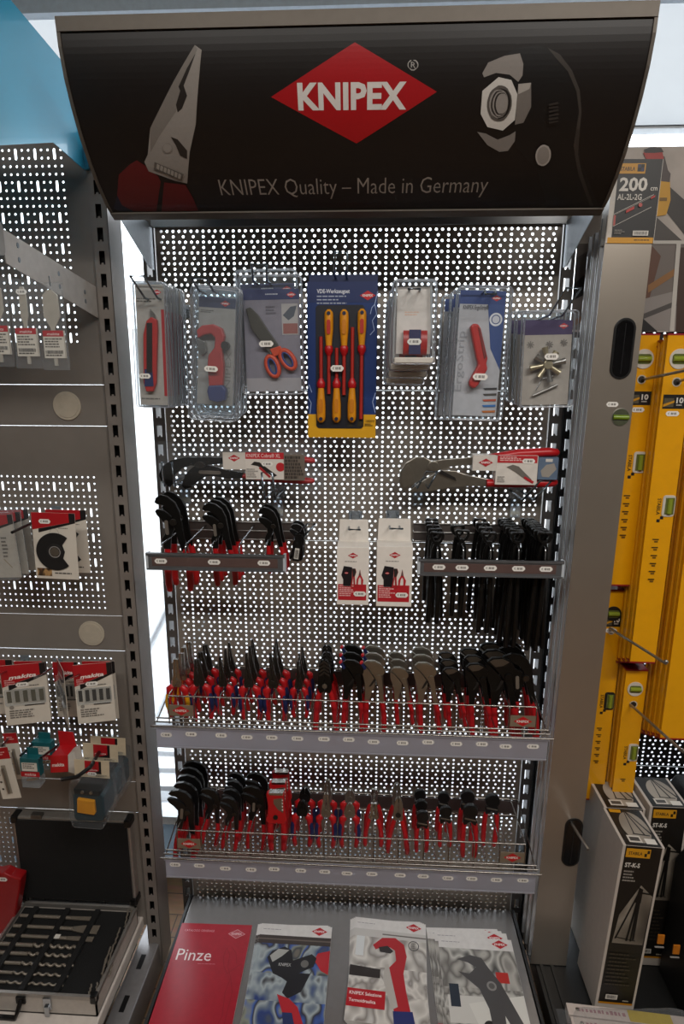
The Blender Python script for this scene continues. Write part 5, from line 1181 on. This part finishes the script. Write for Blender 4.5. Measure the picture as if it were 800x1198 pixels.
# --- aluminium chisel case standing open on a white carton
ca = thing('white_carton', 'flat white carton under the aluminium tool case', 'box', (-.83, -.27, .1505))
MB().box(-.22, .213, -.19, .19, 0, .038).build('carton_body', mat('cfc6be', .5), ca, bevel=.004)
p = Print(-.1902); p.bars(.1, .006, .16, .026, 4, '4a4642', seed=3); p.tag(.17, .014, .03, .012, seed=2); p.build('printed_label', ca)
case = thing('tool_case', 'open aluminium tool case with black foam, full of chisels and drills', 'case', (-.794, -.26, .189))
CW, CD, CH = .171, .132, .06
ALC = mat('a8a39d', .35, .7); FOAM = mat('080808', .85, bump=.3, scale=300)
MB().box(-CW, CW, -CD, -CD+.004, 0, CH).box(-CW, CW, CD-.004, CD, 0, CH).box(-CW, -CW+.004, -CD, CD, 0, CH).box(CW-.004, CW, -CD, CD, 0, CH).box(-CW, CW, -CD, CD, 0, .004).build('case_body', mat('b5aea6', .45), case)
for a, b, c, d in ((-CW, CW, -CD-.001, -CD+.006), (-CW, CW, CD-.006, CD+.001)): MB().box(a, b, c, d, CH-.010, CH+.001).build('frame_edge', ALC, case)
for a, b in ((-CW-.001, -CW+.006), (CW-.006, CW+.001)): MB().box(a, b, -CD, CD, CH-.010, CH+.001).build('frame_edge', ALC, case)
MB().box(-CW+.005, CW-.005, -CD+.005, CD-.005, .02, CH-.016).build('foam_tray', FOAM, case)
for x in (-.125, -.03, .06): MB().box(x-.008, x+.008, -CD+.012, CD-.012, CH-.017, CH-.002).build('foam_strap', FOAM, case, bevel=.002)
for sx in (-1, 1): MB().box(sx*(CW-.008)-.009, sx*(CW-.008)+.009, -CD-.002, -CD+.016, CH-.022, CH+.003).build('corner_cap', BLKP, case, bevel=.004)
MB().tube([(-.095, -CD-.003, .044), (-.095, -CD-.018, .03), (-.09, -CD-.02, .009), (-.03, -CD-.02, .008), (-.022, -CD-.018, .03), (-.022, -CD-.003, .044)], .006, 8).build('carry_handle', BLKP, case)
for x in (-.095, -.022): MB().box(x-.012, x+.012, -CD-.006, -CD-.001, .034, .054).build('handle_mount', BLKP, case, bevel=.001)
lt = MB().box(.036, .056, -CD-.006, -CD-.001, .02, .055).build('latch', CHROME, case, bevel=.001); MB().box(.040, .052, -CD-.011, -CD-.005, .004, .034).build('latch_hook', CHROME, lt, bevel=.001)
lid = MB().box(-CW, CW, CD-.002, CD+.048, CH+.012, CH+.292).build('lid_shell', ALC, case, bevel=.004)
MB().box(-CW+.008, CW-.008, CD-.006, CD-.001, CH+.020, CH+.284).build('lid_foam', FOAM, case)
MB().box(-CW+.02, CW-.02, CD-.002, CD+.004, CH-.002, CH+.014).build('hinge', CHROME, case)
for sx in (-1, 1):
    for z in (CH+.02, CH+.284): MB().box(sx*(CW-.006)-.010, sx*(CW-.006)+.010, CD-.008, CD+.04, z-.012, z+.012).build('lid_corner', BLKP, case, bevel=.004)
for x in (-.10, .09): MB().box(x-.016, x+.016, CD-.004, CD+.012, CH+.288, CH+.300).build('lid_latch', mat('6d6a66', .3, .8), case, bevel=.001)
def twist(x0, x1, y, z, r, flute0):
    mb = MB(); mb.tube([(x0, y, z), (flute0, y, z)], r, 8)
    n = max(8, int((x1-flute0)/.0022)); pts = [(flute0+(x1-flute0)*i/n, y+r*.45*math.cos(i*.62), z+r*.45*math.sin(i*.62)) for i in range(n+1)]
    return mb.tube(pts, [r*.8]*n+[r*.3], 6)
zc = .189+CH-.009
TST = mat('847b6f', .38, .35)
def Zp(px, py): q = U(px, py, Z=zc); return q
for i, (y, x0, x1, wide) in enumerate(((1071, 24, 110, .006), (1083, 16, 117, .013), (1094, 8, 111, .007))):
    a, b = Zp(x0, y), Zp(x1, y+1); t = thing('chisel', ['long pointed chisel at the back of the open case', 'chisel with wide flared blade in the open case', 'flat chisel with a price sticker in the open case'][i], 'chisel', (a.x, a.y, zc))
    L = b.x-a.x
    MB().tube([(0, 0, 0), (L*.7, 0, 0)], .0048, 8).build('shank', TST, t)
    MB().plate([(L*.68, -.0045), (L*.8, -wide*.8), (L, -wide), (L, wide), (L*.8, wide*.8), (L*.68, .0045)], -.002, .002).build('blade', TST, t, bevel=.0005)
    if i == 2:
        pr = MB(); s_ = pr.plate([(L*.5, -.007), (L*.62, -.007), (L*.62, .006), (L*.5, .006)], .0049, .0053).build('price_tag', mat('d8d4cc', .5), t)
for i, (y, x0, f0, x1) in enumerate(((1104, 0, 40, 96), (1114, -6, 34, 92), (1125, -14, 26, 88), (1136, -22, 16, 82), (1147, -28, 8, 76), (1159, -34, 2, 70))):
    a, b, f = Zp(x0, y), Zp(x1, y+2), Zp(f0, y); t = thing('masonry_drill', ['longest twist drill, just in front of the chisels', 'second twist drill from the chisels', 'third twist drill from the chisels', 'fourth twist drill from the chisels', 'fifth twist drill from the chisels', 'twist drill nearest the case handle'][i]+' in the case', 'drill bit', (a.x, a.y, zc), group='twist drills in the case')
    twist(0, b.x-a.x, 0, 0, .0052-.0004*i, f.x-a.x).build('drill_flute', TST, t)
for i, (xa, ya, xb, yb) in enumerate(((122, 1130, 116, 1160), (127, 1115, 119, 1140), (131, 1112, 125, 1135), (133, 1122, 128, 1142), (104, 1163, 107, 1152), (112, 1163, 114, 1150), (139, 1090, 134, 1105), (144, 1092, 139, 1107), (149, 1070, 146, 1085), (153, 1070, 150, 1086))):
    a, b = Zp(xa, ya), Zp(xb, yb); t = thing('small_drill', 'small steel drill in the right column of the case, %s from its back' % ['seventh', 'fifth', 'fourth', 'sixth', 'ninth', 'tenth', 'second', 'third', 'first', 'eighth'][i], 'drill bit', (a.x, a.y, zc), group='small drills in the case')
    v = b-a; mb = MB(); n = 10
    mb.tube([(v.x*k/n+.0012*math.cos(k*1.5), v.y*k/n, .0012*math.sin(k*1.5)) for k in range(n+1)], .0024, 6).build('drill_flute', TST, t); MB().tube([(0, 0, 0), (-v.x*.3, -v.y*.3, 0)], .0026, 6).build('shank', TST, t)
rc = thing('red_case', 'red plastic case with price sticker at the lower left edge', 'case', (-.97, -.17, .1505))
pts = [(0, 1018), (8, 1016), (16, 1020), (28, 1023), (27, 1035), (20, 1075), (8, 1098), (-60, 1100), (-60, 1018)]
pp = [(U(x, y, -.165)) for x, y in pts]
MB().prism([(v.x+.97, max(0, v.z-.1505)) for v in pp], -.012, .022).build('case_shell', mat('8f0d12', .4), rc, bevel=.004)
v = U(3, 1028, -.18); p = Print(-.0123); p.tag(v.x+.97, v.z-.1505, .03, .013, seed=4); p.build('price_tag', rc)
# ================================================================ RIGHT BAY (levels)
rb = thing('shelving_bay', 'black perforated bay at right behind the yellow levels', 'shelving', (0, 0, 0))
BLK = mat('0c0c0d', .5, .2)
upright(.549, .028, .02, 1.885, 1.8537, .0, .06, BLK, rb)
pb = MB(); perforated(pb, [(a+1.062, b+1.062, c, d, None if h is None else (h[0]+1.062, h[1], h[2], h[3])) for a, b, c, d, h in panel_cells()], .002, n=8)
pb.add([(.5632, .002, -.2), (.5671, .002, -.2), (.5671, .002, .2), (.5632, .002, .2)], [(0, 1, 2, 3)])
pb0 = pb.build('perforated_panel', BLK, rb, loc=(0, 0, 1.685), recalc=False)
for k in range(1, 4):
    o = pb0.copy(); COL.objects.link(o); o.location = (0, 0, 1.685-.4006*k)
MB().box(.53, 1.56, -.62, -.004, .10, .155).build('base_deck', mat('111111', .5), rb, bevel=.002)
MB().box(.56, 1.54, -.58, -.03, 0, .10).build('plinth', BLK, rb)
for x in (.545, .575): MB().box(x-.004, x+.004, -.62, -.004, .155, .160).build('deck_rib', mat('1c1c1c', .5), rb)
# printed topper panel
tp = thing('poster', 'grey printed topper poster with laser level on a concrete wall', 'poster', (.97, -.004, 2.09))
x0, x1, z0, z1 = .532-.97, 1.56-.97, 1.882-2.09, 2.292-2.09
MB().box(x0, x1, .001, .006, z0, z1).build('poster_board', mat('3a3633', .6), tp)
CONC = mat('b3aaa2', .6, noise=.10, scale=18)
p = Print(.0008)
def pp_(L): 
    o = []
    for x, y in L:
        q = U(x, y, 0); o.append((min(max(q.x-.97, x0), x1), min(max(q.z-2.09, z0), z1)))
    return o
p.rect(x0, z0, x1, z1, CONC)
p.rect(x0, pp_([(740, 386)])[0][1], x1, pp_([(740, 285)])[0][1], '6f6660')
p.poly(pp_([(664, 302), (690, 292), (690, 318), (662, 332)]), '4e4946'); p.poly(pp_([(662, 332), (692, 314), (692, 340), (660, 352)]), '171515'); p.poly(pp_([(660, 352), (692, 340), (692, 362), (660, 374)]), '6a635f'); p.poly(pp_([(658, 376), (692, 364), (692, 371), (658, 383)]), '7a5636')
p.poly(pp_([(740, 200), (750, 190), (830, 262), (830, 286), (800, 276)]), '3b3633'); p.poly(pp_([(762, 250), (800, 285), (745, 285), (745, 255)]), '4a4440')
p.poly(pp_([(728, 286), (760, 286), (772, 300), (766, 322), (758, 352), (728, 352)]), '5d3a28'); p.poly(pp_([(757, 334), (792, 312), (792, 320), (757, 343)]), '8a6034'); p.poly(pp_([(752, 350), (792, 340), (792, 388), (752, 386)]), '8b847f'); p.poly(pp_([(750, 368), (790, 352), (790, 358), (750, 374)]), '4c4744'); p.poly(pp_([(748, 370), (768, 388), (748, 388)]), '171515')
p.poly(pp_([(793, 290), (900, 290), (900, 388), (789, 388)]), '3f2b22'); p.poly(pp_([(800, 300), (840, 296), (840, 330), (805, 350)]), '241a16')
p.poly(pp_([(700, 282), (960, 282), (960, 286), (700, 286)]), 'bdb8b0'); p.poly(pp_([(790, 286), (795, 286), (787, 388), (782, 388)]), 'bdb8b0')
p.poly(pp_([(763, 200), (782, 203), (783, 235), (778, 252), (766, 254), (760, 248)]), 'c9941f'); p.poly(pp_([(752, 190), (758, 180), (776, 184), (780, 200), (783, 204), (782, 214), (765, 212), (755, 200)]), '4a3f3c'); p.poly(pp_([(751, 180), (760, 175), (773, 177), (775, 186), (770, 194), (757, 192)]), '9c2a22'); p.poly(pp_([(752, 176), (760, 173), (772, 174), (775, 179), (764, 180), (753, 180)]), '2b2624'); p.rect(*pp_([(770, 236)])[0], *pp_([(779, 232)])[0], '7a5a14')
p.build('printed_picture', tp)
# ---------------------------------------------------------------- aluminium screed level
AB = mat('a59c91', .33, .75, noise=.03, scale=7)
t = thing('screed_level', 'tall brushed aluminium two metre level with black label card', 'level', (.565, -.165, .156), (0, math.radians(.66), 0))
HW, LZ = .0495, 1.95
prof = [(-HW, 0), (HW, 0), (HW, .006), (HW-.006, .009), (HW-.006, .024), (HW, .027), (HW, .033), (-HW, .033), (-HW, .027), (-HW+.006, .024), (-HW+.006, .009), (-HW, .006)]
lv = MB().plate([(x*.985, y) for x, y in prof], 0, LZ).build('level_body', mat('c3c6ca', .2, .45, noise=0), t)
MB().box(-HW, HW, -.0008, .0006, .003, LZ).build('front_face', AB, t, bevel=.0003)
MB().plate([(-HW-.001, -.001), (HW+.001, -.001), (HW+.001, .034), (-HW-.001, .034)], -.001, .003).build('end_cap', BLKP, t)
def lpx(x, y):
    q = U(x, y, -.165); return q.x-.565-(q.z-.156)*.01152, q.z-.156
for cxp, cyp, top, bot in ((728, 408, 372, 444), (669, 985, 957, 1013)):
    cx_, cz_ = lpx(cxp, cyp); hh = abs(lpx(cxp, top)[1]-lpx(cxp, bot)[1])/2
    g = MB().prism(rrect(cx_-.0235, cz_-hh, cx_+.0235, cz_+hh, .0234, 8), -.0035, .001).build('grip_hole', mat('0b0b0c', .35), t, bevel=.001)
    MB().prism(rrect(cx_-.0185, cz_-hh+.005, cx_+.0185, cz_+hh-.005, .0184, 8), -.0042, -.003).build('grip_inner', mat('08080a', .15), g)
    MB().box(cx_-.0008, cx_+.0008, -.0055, -.004, cz_-hh+.012, cz_+hh-.012).build('grip_rib', mat('1b1b1d', .3), g)
cx_, cz_ = lpx(725.5, 488)
vl = MB().disc(cx_, cz_, .0205, -.0015, .002, 28).build('vial_ring', mat('8c8a80', .3, .5), t, bevel=.0005)
MB().disc(cx_, cz_, .0185, -.003, .0, 28).build('vial_glass', mat('4c503f', .12), vl); MB().tube([(cx_-.017, -.003, cz_), (cx_+.017, -.003, cz_)], .0055, 10).build('vial_tube', mat('6f8a1c', .1), vl)
p = Print(-.0012); a = lpx(716, 473); p.tag(a[0], a[1], .026, .011, seed=61); p.build('price_tag', t)
a = lpx(709, 285); b = lpx(712, 187); W2 = HW
lc_ = MB().box(-W2+.001, W2+.002, -.0025, .035, a[1], b[1]).build('label_sleeve', mat('c9c3ba', .45), t)
p = Print(-.0027); H = b[1]-a[1]; Zb = a[1]; w = .1
p.rect(-W2+.012, Zb, W2+.001, Zb+H, '1a1817'); p.rect(-W2+.004, Zb, W2-.0, Zb+H*.07, 'c98f1a'); p.bars(W2*.2, Zb+H*.02, W2*.85, Zb+H*.045, 1, '4a3a10', seed=2)
p.rect(-W2+.012, Zb+H*.83, W2*.35, Zb+H*.95, 'c98f1a'); p.text('STABILA', -W2+.016, Zb+H*.865, .007, '1c1a18', w=.030, align='l', bold=.02)
for i in range(2):
    for j in range(2): p.rect(W2*.02+i*.007, Zb+H*.855+j*.007, W2*.02+i*.007+.0068, Zb+H*.855+j*.007+.0068, ('16160f', 'b9b9c0')[(i+j) % 2] if (i+j) % 2 == 0 else '2a3050')
p.text('200', -W2+.017, Zb+H*.63, .024, 'd9d4cc', w=.057, align='l', bold=.03); p.text('cm', W2-.018, Zb+H*.63, .0095, 'd9d4cc', w=.014, align='l', bold=.01); p.text('AL-2L-2G', -W2+.015, Zb+H*.52, .011, 'd2cdc5', w=.05, align='l', bold=.02)
x_, z_ = -W2+.012, Zb+H*.2
p.line([(x_, z_), (x_, z_+.024), (W2-.01, z_+.062)], .0012, 'b9b4ac'); p.line([(x_, z_), (W2-.012, z_+.038)], .0012, 'b9b4ac'); p.line([(x_+.004, z_+.024), (W2-.008, z_+.06)], .0006, 'b9b4ac'); p.rect(x_, z_+.002, x_+.004, z_+.022, 'b5504a'); p.poly([(x_+.024, z_+.026), (x_+.04, z_+.034), (x_+.04, z_+.04), (x_+.024, z_+.032)], 'b5302a'); p.circ(x_+.052, z_+.042, .004, 'b5504a'); p.poly([(x_+.072, z_+.053), (x_+.08, z_+.057), (x_+.08, z_+.061), (x_+.072, z_+.057)], 'b5302a')
p.rect(W2*.1, Zb+H*.09, W2*.75, Zb+H*.15, 'd2cdc5'); p.barcode(W2*.14, Zb+H*.1, W2*.7, Zb+H*.14, seed=4); p.bars(-W2+.016, Zb+H*.1, -W2*.25, Zb+H*.16, 3, '8c8780', seed=8); p.build('printed_label', t)
for k in (1, 2):
    t2 = thing('screed_level', 'aluminium level stacked behind the labelled one, %s from the front' % ['second', 'third'][k-1], 'level', (.565, -.165+.0365*k, .156), (0, math.radians(.66), 0))
    MB().plate([(x*.985, y) for x, y in prof], 0, LZ-.02).build('level_body', mat('c3c6ca', .2, .45, noise=0), t2); MB().box(-HW, HW, -.0008, .0006, .003, LZ-.02).build('front_face', AB, t2, bevel=.0003)
q = thing('display_peg', 'steel peg through the lower hole of the aluminium level', 'hook', U(669, 964, -.17), group='single display pegs')
o0 = U(669, 964, -.17); MB().tube([(0, .16, .004), (0, 0, 0), tuple((U(684, 988, -.28)-o0)), tuple(U(688, 994, -.295)-o0)], .0036, 8).build('peg_rod', STEEL, q)
# ---------------------------------------------------------------- yellow box levels, hung in stacks
YELL = mat('e3a00c', .28, 0, .5, noise=.03, scale=30, coat=.4)
def level(xl, xr, ztop, zbot, Y, n, lab, black=False, sticker=True, seed=0, hole=True, vials=()):
    w = xr-xl; h = ztop-zbot; cx = (xl+xr)/2
    for k in range(n):
        t = thing('spirit_level', ('%s, %s' % (lab, ['front one', 'second from front', 'third from front', 'fourth from front', 'hindmost'][k])) if n > 1 else lab, 'level', (cx, Y+.0245*k, zbot-.012*k*(n > 3)), group='yellow spirit levels')
        d = .0225
        pr = [(-w/2, 0), (w/2, 0), (w/2, .004), (w/2-.004, .0055), (w/2-.004, d-.0055), (w/2, d-.004), (w/2, d), (-w/2, d), (-w/2, d-.004), (-w/2+.004, d-.0055), (-w/2+.004, .0055), (-w/2, .004)]
        MB().plate(pr, .004, h-.004).build('level_body', YELL, t)
        for z in (0, h-.004): MB().box(-w/2-.0006, w/2+.0006, -.0006, d+.0006, z, z+.004).build('end_cap', mat('8c1420', .4), t)
        if k: continue
        for vz, kind in vials:
            vz = vz-zbot
            if kind == 'round':
                r = w*.37; a = MB().disc(0, vz, r, -.002, .001, 28).build('vial_surround', mat('1a1a1a' if black else 'c9c2b6', .4), t, bevel=.0006)
                MB().prism(rrect(-r*.72, vz-r*.5, r*.72, vz+r*.5, r*.25), -.0028, -.001).build('vial_block', mat('5f6636', .15), a); MB().tube([(-r*.68, -.0028, vz), (r*.68, -.0028, vz)], r*.3, 8).build('vial_tube', mat('84922e', .12), a)
            else:
                a = MB().prism(rrect(w*.02, vz-.026, w*.5, vz+.026, .007), -.002, .001).build('vial_surround', mat('1a1a1a' if black else 'c9c2b6', .4), t, bevel=.0006)
                MB().box(w*.12, w*.46, -.0028, -.001, vz-.02, vz+.02).build('vial_block', mat('5f6636', .15), a); MB().tube([(w*.29, -.003, vz-.018), (w*.29, -.003, vz+.018)], w*.1, 8).build('vial_tube', mat('84922e', .12), a)
        p = Print(-.0003)
        if sticker is not None:
            sz = sticker-zbot; p.rect(-w*.42, sz-.016, w*.44, sz+.016, '171614'); p.rect(-w*.38, sz-.012, -w*.02, sz+.008, '55503f'); p.poly([(-w*.4, sz-.012), (0, sz-.002), (0, sz+.003), (-w*.4, sz-.006)], 'c98f1a'); p.text('10', w*.2, sz-.003, .012, 'e2ded6', w=w*.26, bold=.03); p.bars(w*.08, sz-.012, w*.36, sz-.006, 1, 'b9b4ac', seed=3); p.tag(-w*.02, sz-.027, .030, .0115, seed=seed)
        p.build('printed_sticker', t); p = Print(-.0003)
        for vz, kind in vials:
            if kind == 'side':
                s = vz-zbot
                p.text('STABILA', -w*.17, s-.002, .008, '1f1c14', w=.04, align='c', rot=-PI/2, bold=.02)
                for i in range(2):
                    for j in range(2):
                        if (i+j) % 2 == 0: p.rect(-w*.13+i*.0075, s-.04+j*.0075, -w*.13+i*.0075+.0075, s-.04+j*.0075+.0075, '14161c')
                for m_ in range(6):
                    zz = s-.09-m_*.02
                    if zz > .03: p.rect(-w*.12, zz, w*.02, zz+.004, '6b4a10'); p.rect(-w*.2, zz+.006, w*.05, zz+.009, '4a3510')
        p.build('printed_lettering', t); p = Print(-.0003)
        if hole is not None: p.circ(0, hole-zbot, .009, '24201a'); p.ring(0, hole-zbot, .008, .0105, 'b9b2a4')
        if hole is not None: p.build('hang_hole', t)
a = U(772, 390, -.085); b = U(742, 686, -.085)
level(a.x-.061, a.x, a.z, b.z, -.085, 3, 'yellow level just right of the aluminium level, upper stack', sticker=U(760, 466, -.085).z, seed=71, hole=U(752, 444, -.085).z, vials=((U(755, 420, -.085).z, 'round'), (U(755, 541, -.085).z, 'side')))
a = U(782, 390, -.135); b = U(756, 776, -.135)
level(a.x, a.x+.061, a.z, b.z, -.135, 5, 'long yellow level in the second upper stack', sticker=U(795, 470, -.135).z, seed=72, hole=U(793, 447, -.135).z, vials=((U(795, 420, -.135).z, 'round'), (U(785, 592, -.135).z, 'side')))
a = U(781, 798, -.155); b = U(781, 865, -.155)
level(a.x, a.x+.061, 1.868, b.z, -.155, 5, 'longest yellow level at the right photo edge', sticker=1.69, seed=73, hole=1.78, vials=((1.83, 'round'), (1.42, 'side')))
a = U(733, 690, -.055); b = U(715, 900, -.055)
level(a.x-.055, a.x, a.z, b.z-.1, -.055, 2, 'short yellow level with black vials below the upper stack', black=True, sticker=U(737, 727, -.055).z, seed=74, hole=U(711, 738, -.055).z, vials=((U(719, 718, -.055).z, 'round'), (U(712, 820, -.055).z, 'side')))
a = U(733, 783, -.085); b = U(745, 900, -.085); c_ = U(757, 783, -.085)
level(a.x, a.x+.055, a.z, b.z-.08, -.085, 3, 'short yellow level with round vial, above the tripod cartons', sticker=None, seed=75, hole=U(737, 824, -.085).z, vials=((U(741, 806, -.085).z, 'round'), (U(733, 880, -.085).z, 'side')))
for (bx, by, by_), tip, lab in (((752, 444, -.085), (812, 430), 'steel peg through the upper yellow level'), ((713, 735, -.055), (779, 776), 'steel peg through the short black-vial level'), ((737, 824, -.085), (800, 880), 'steel peg above the tripod cartons'), ((793, 447, -.135), (836, 428), 'steel peg through the second long yellow level')):
    o0 = U(bx, by, by_); tp_ = U(*tip, X=o0.x+.01); tp_ = tp_-o0
    q = thing('display_peg', lab, 'hook', o0, group='single display pegs')
    MB().tube([(0, -by_-.002, .004), (0, 0, 0), (tp_.x*.8, tp_.y*.8, tp_.z*.9-.004), (tp_.x*.92, tp_.y*.93, tp_.z*.97-.002), tuple(tp_)], .0034, 8).build('peg_rod', STEEL, q); MB().lathe([(.002, 0), (.0044, .002), (.0044, .006), (.002, .008)], 10, c=tuple(tp_)).build('peg_tip', STEEL, q)
# ---------------------------------------------------------------- tripod cartons
def tripod_box(loc, w, d, h, rot, lab, seed, full):
    t = thing('tripod_carton', lab, 'box', loc, rot, 'tripod cartons')
    MB().box(-w/2, w/2, 0, d, 0, h).build('carton_body', mat('bdb4ab', .5, noise=.03), t, bevel=.0012)
    p = Print(-.0002); e = w*.07
    p.rect(-w/2+e, h*.05, w/2-e*.9, h-.001, '15120f'); p.rect(-w/2+e, h*.05, w/2-e*.9, h*.062, 'c07f14')
    p.poly([(-w*.36, h*.42), (w*.4, h*.4), (w*.42, h*.72), (w*.1, h*.78), (-w*.3, h*.6)], photomat(['3a342e', '6e665c', '8f877b', '4b443d'], 9, seed)); p.rect(-w/2+e, h*.38, w/2-e*.9, h*.43, '1b1714')
    p.rect(-w*.4, h*.935, w*.18, h*.985, 'c98f1a'); p.text('STABILA', -w*.34, h*.95, .0085, '1c1a18', w=w*.33, align='l', bold=.02)
    for i in range(2):
        for j in range(2):
            if (i+j) % 2 == 0: p.rect(w*.04+i*.006, h*.943+j*.009, w*.04+i*.006+.006, h*.943+j*.009+.009, '16160f')
    p.text('ST-K-S', -w*.38, h*.88, .012, 'd2cdc5', w=w*.36, align='l', bold=.03); p.bars(-w*.38, h*.79, -w*.06, h*.86, 4, '8c8780', seed=seed)
    q = lambda L: [(x*w, z*h) for x, z in L]
    p.line(q([(.08, .74), (-.3, .46)]), .004, '0a0908'); p.line(q([(.1, .74), (-.02, .45)]), .005, '0a0908'); p.line(q([(.12, .74), (.14, .46)]), .005, '0a0908'); p.line(q([(.1, .72), (.08, .45)]), .004, '0a0908'); p.poly(q([(.02, .68), (.16, .68), (.16, .76), (.06, .77)]), '0a0908'); p.line(q([(.12, .74), (.4, .735)]), .004, '0a0908'); p.line(q([(-.28, .47), (.2, .455)]), .002, '0a0908')
    p.bars(-w*.36, h*.16, w*.3, h*.37, 9, '3b342b', seed=seed+5, fill=.35); p.rect(-w*.28, h*.085, w*.02, h*.115, 'cfc9bf'); p.barcode(-w*.25, h*.09, -w*.01, h*.11, seed=seed); p.bars(w*.16, h*.07, w*.38, h*.085, 1, 'a8a18e', seed=1)
    p.build('printed_front', t)
    k = Print(0); k.M2 = None
    tpm = MB(); mats = []
    def tpoly(pts, c, zz):
        M = mat(c, .4, noise=0) if isinstance(c, str) else c
        if M not in mats: mats.append(M)
        tpm.add([(x*w, (y)*d, h+zz) for x, y in pts], [list(range(len(pts)))], mats.index(M))
    tpoly([(-.43, .0), (.43, .0), (.43, .99), (-.43, .99)], '15120f', .0002)
    tpoly([(.42*math.cos(a*PI/12)*.8+.05, .5+.42*math.sin(a*PI/12)) for a in range(24)], photomat(['7b7369', 'a59c8f', '8f877b'], 9, seed+2), .0004)
    for L in (((-.02, .92), (.0, .92), (-.06, .3), (-.09, .3)), ((.0, .92), (.03, .92), (.2, .3), (.16, .3)), ((.02, .92), (.05, .92), (.38, .34), (.34, .32)), ((-.1, .33), (.3, .3), (.3, .27), (-.1, .3))): tpoly(L, '0a0908', .0006)
    tpoly([(-.3, .08), (.02, .08), (.02, .26), (-.3, .26)], 'cfc9bf', .0008); tpoly([(-.26, .12), (-.02, .12), (-.02, .22), (-.26, .22)], '4a4642', .001)
    tpoly([(.1, .06), (.36, .06), (.36, .2), (.1, .2)], 'd8d4cc', .0008)
    if full: tpoly([(-.38, .88), (-.1, .88), (-.08, .97), (-.38, .97)], 'c98f1a', .0008)
    tpm.build('printed_top', mats, t, recalc=False)
DZ = .1555
a = U(711, 1173, Z=DZ)
tripod_box((.697, -.287, DZ+.004), .100, .128, .505, (0, math.radians(2.6), 0), 'front white tripod carton with black printed face', 3, True)
tripod_box((.722, -.150, DZ+.001), .108, .12, .503, (0, math.radians(1), 0), 'tripod carton behind, beside the aluminium level', 6, True)
tripod_box((.846, -.150, DZ+.001), .102, .12, .512, (0, 0, 0), 'tripod carton behind at right, under the perforated gap', 9, False)
# ---------------------------------------------------------------- folding rules in film, dark cases
for i in range(4):
    z = DZ+.001; y = -.318-.034*i
    t = thing('folding_rule', 'white folding rule with yellow panel in film, %s of four' % ['first from the carton', 'second from the carton', 'third from the carton', 'farthest from the carton'][i], 'ruler', (.72, y, z), (0, 0, math.radians(-4)), 'folding rules')
    for k in range(5): MB().box(-.15, .15, -.015, .015, .0002+k*.0066, .0064+k*.0066).build('rule_leaf', mat('c3b6ae', .5), t, bevel=.0008)
    top = MB().box(.0, .105, -.0145, .0145, .0331, .0335).build('yellow_panel', mat('b8a01c', .5), t)
    p = MB(); rd = random.Random(i); 
    for k in range(12):
        x = -.125+k*.01; p.box(x, x+rd.uniform(.003, .008), -.004, .002+rd.uniform(0, .004), .0331, .0334)
    p.build('printed_scale', mat('a0747a', .5), t)
    MB().lathe([(.0045, .0331), (.0045, .0345), (.001, .035)], 12, c=(-.125, 0, 0)).build('joint_rivet', SILV, t)
fm = MB(); nx, ny = 22, 10; vs = []
for i in range(nx+1):
    for j in range(ny+1):
        u = i/nx*2-1; v = j/ny*2-1; e = (1-u**8)*(1-v**8)
        vs.append((u*.172, v*.082, .004+.038*e+.0025*math.sin(i*1.9+j)*math.cos(j*2.3)*e+(.03*max(0, u)*max(0, v)*e)))
fm.add(vs, [(i*(ny+1)+j, (i+1)*(ny+1)+j, (i+1)*(ny+1)+j+1, i*(ny+1)+j+1) for i in range(nx) for j in range(ny)], 0, True)
f = thing('shrink_film', 'crinkled clear film wrapped around the folding rules', 'film', (.72, -.369, DZ)); fm.build('film_sheet', clear(.09, 'f2f2f2', .12), f, recalc=False)
for i, (x, y, w, h, d) in enumerate(((.94, -.30, .14, .40, .14), (1.0, -.15, .2, .52, .13))):
    t = thing('black_tool_case', ['low black case with two orange tags, right of the tripod cartons', 'tall black case with orange tag at the right edge'][i], 'case', (x, y, DZ+.001))
    MB().prism([(-w/2, 0), (w/2, 0), (w/2, h*.92), (w/2-.02, h), (-w/2+.02, h), (-w/2, h*.92)], 0, d).build('case_body', mat('0b0b0c', .45), t, bevel=.006)
    MB().tube([(-w*.25, d*.5, h), (-w*.22, d*.5, h+.02), (w*.22, d*.5, h+.02), (w*.25, d*.5, h)], .006, 8).build('case_handle', mat('101011', .4), t)
    MB().box(-w*.46, w*.46, -.002, .001, h*.48, h*.5).build('lid_seam', mat('1d1d1e', .4), t)
    for k, px in enumerate(((773, 1099), (791, 1111)) if i == 0 else ((797, 1054),)):
        q = U(*px, y-.002)
        b = MB().box(q.x-x-.008, q.x-x+.008, -.003, .0, q.z-DZ-.014, q.z-DZ+.012).build('orange_tag', mat('b56a14', .5), t); MB().box(q.x-x-.012, q.x-x+.010, -.003, 0, q.z-DZ-.026, q.z-DZ-.024).build('tag_line', mat('8a8682', .5), b)
# ================================================================ view
SC.view_settings.view_transform = 'Standard'; SC.view_settings.look = 'None'; SC.view_settings.gamma = 1.0
SC.view_settings.exposure = 0.0; SC.view_settings.use_curve_mapping = False
SC.cycles.use_denoising = True; SC.cycles.max_bounces = 8; SC.cycles.transparent_max_bounces = 24
SC.cycles.diffuse_bounces = 4; SC.cycles.caustics_reflective = False; SC.cycles.caustics_refractive = False
SC.cycles.sample_clamp_indirect = 4
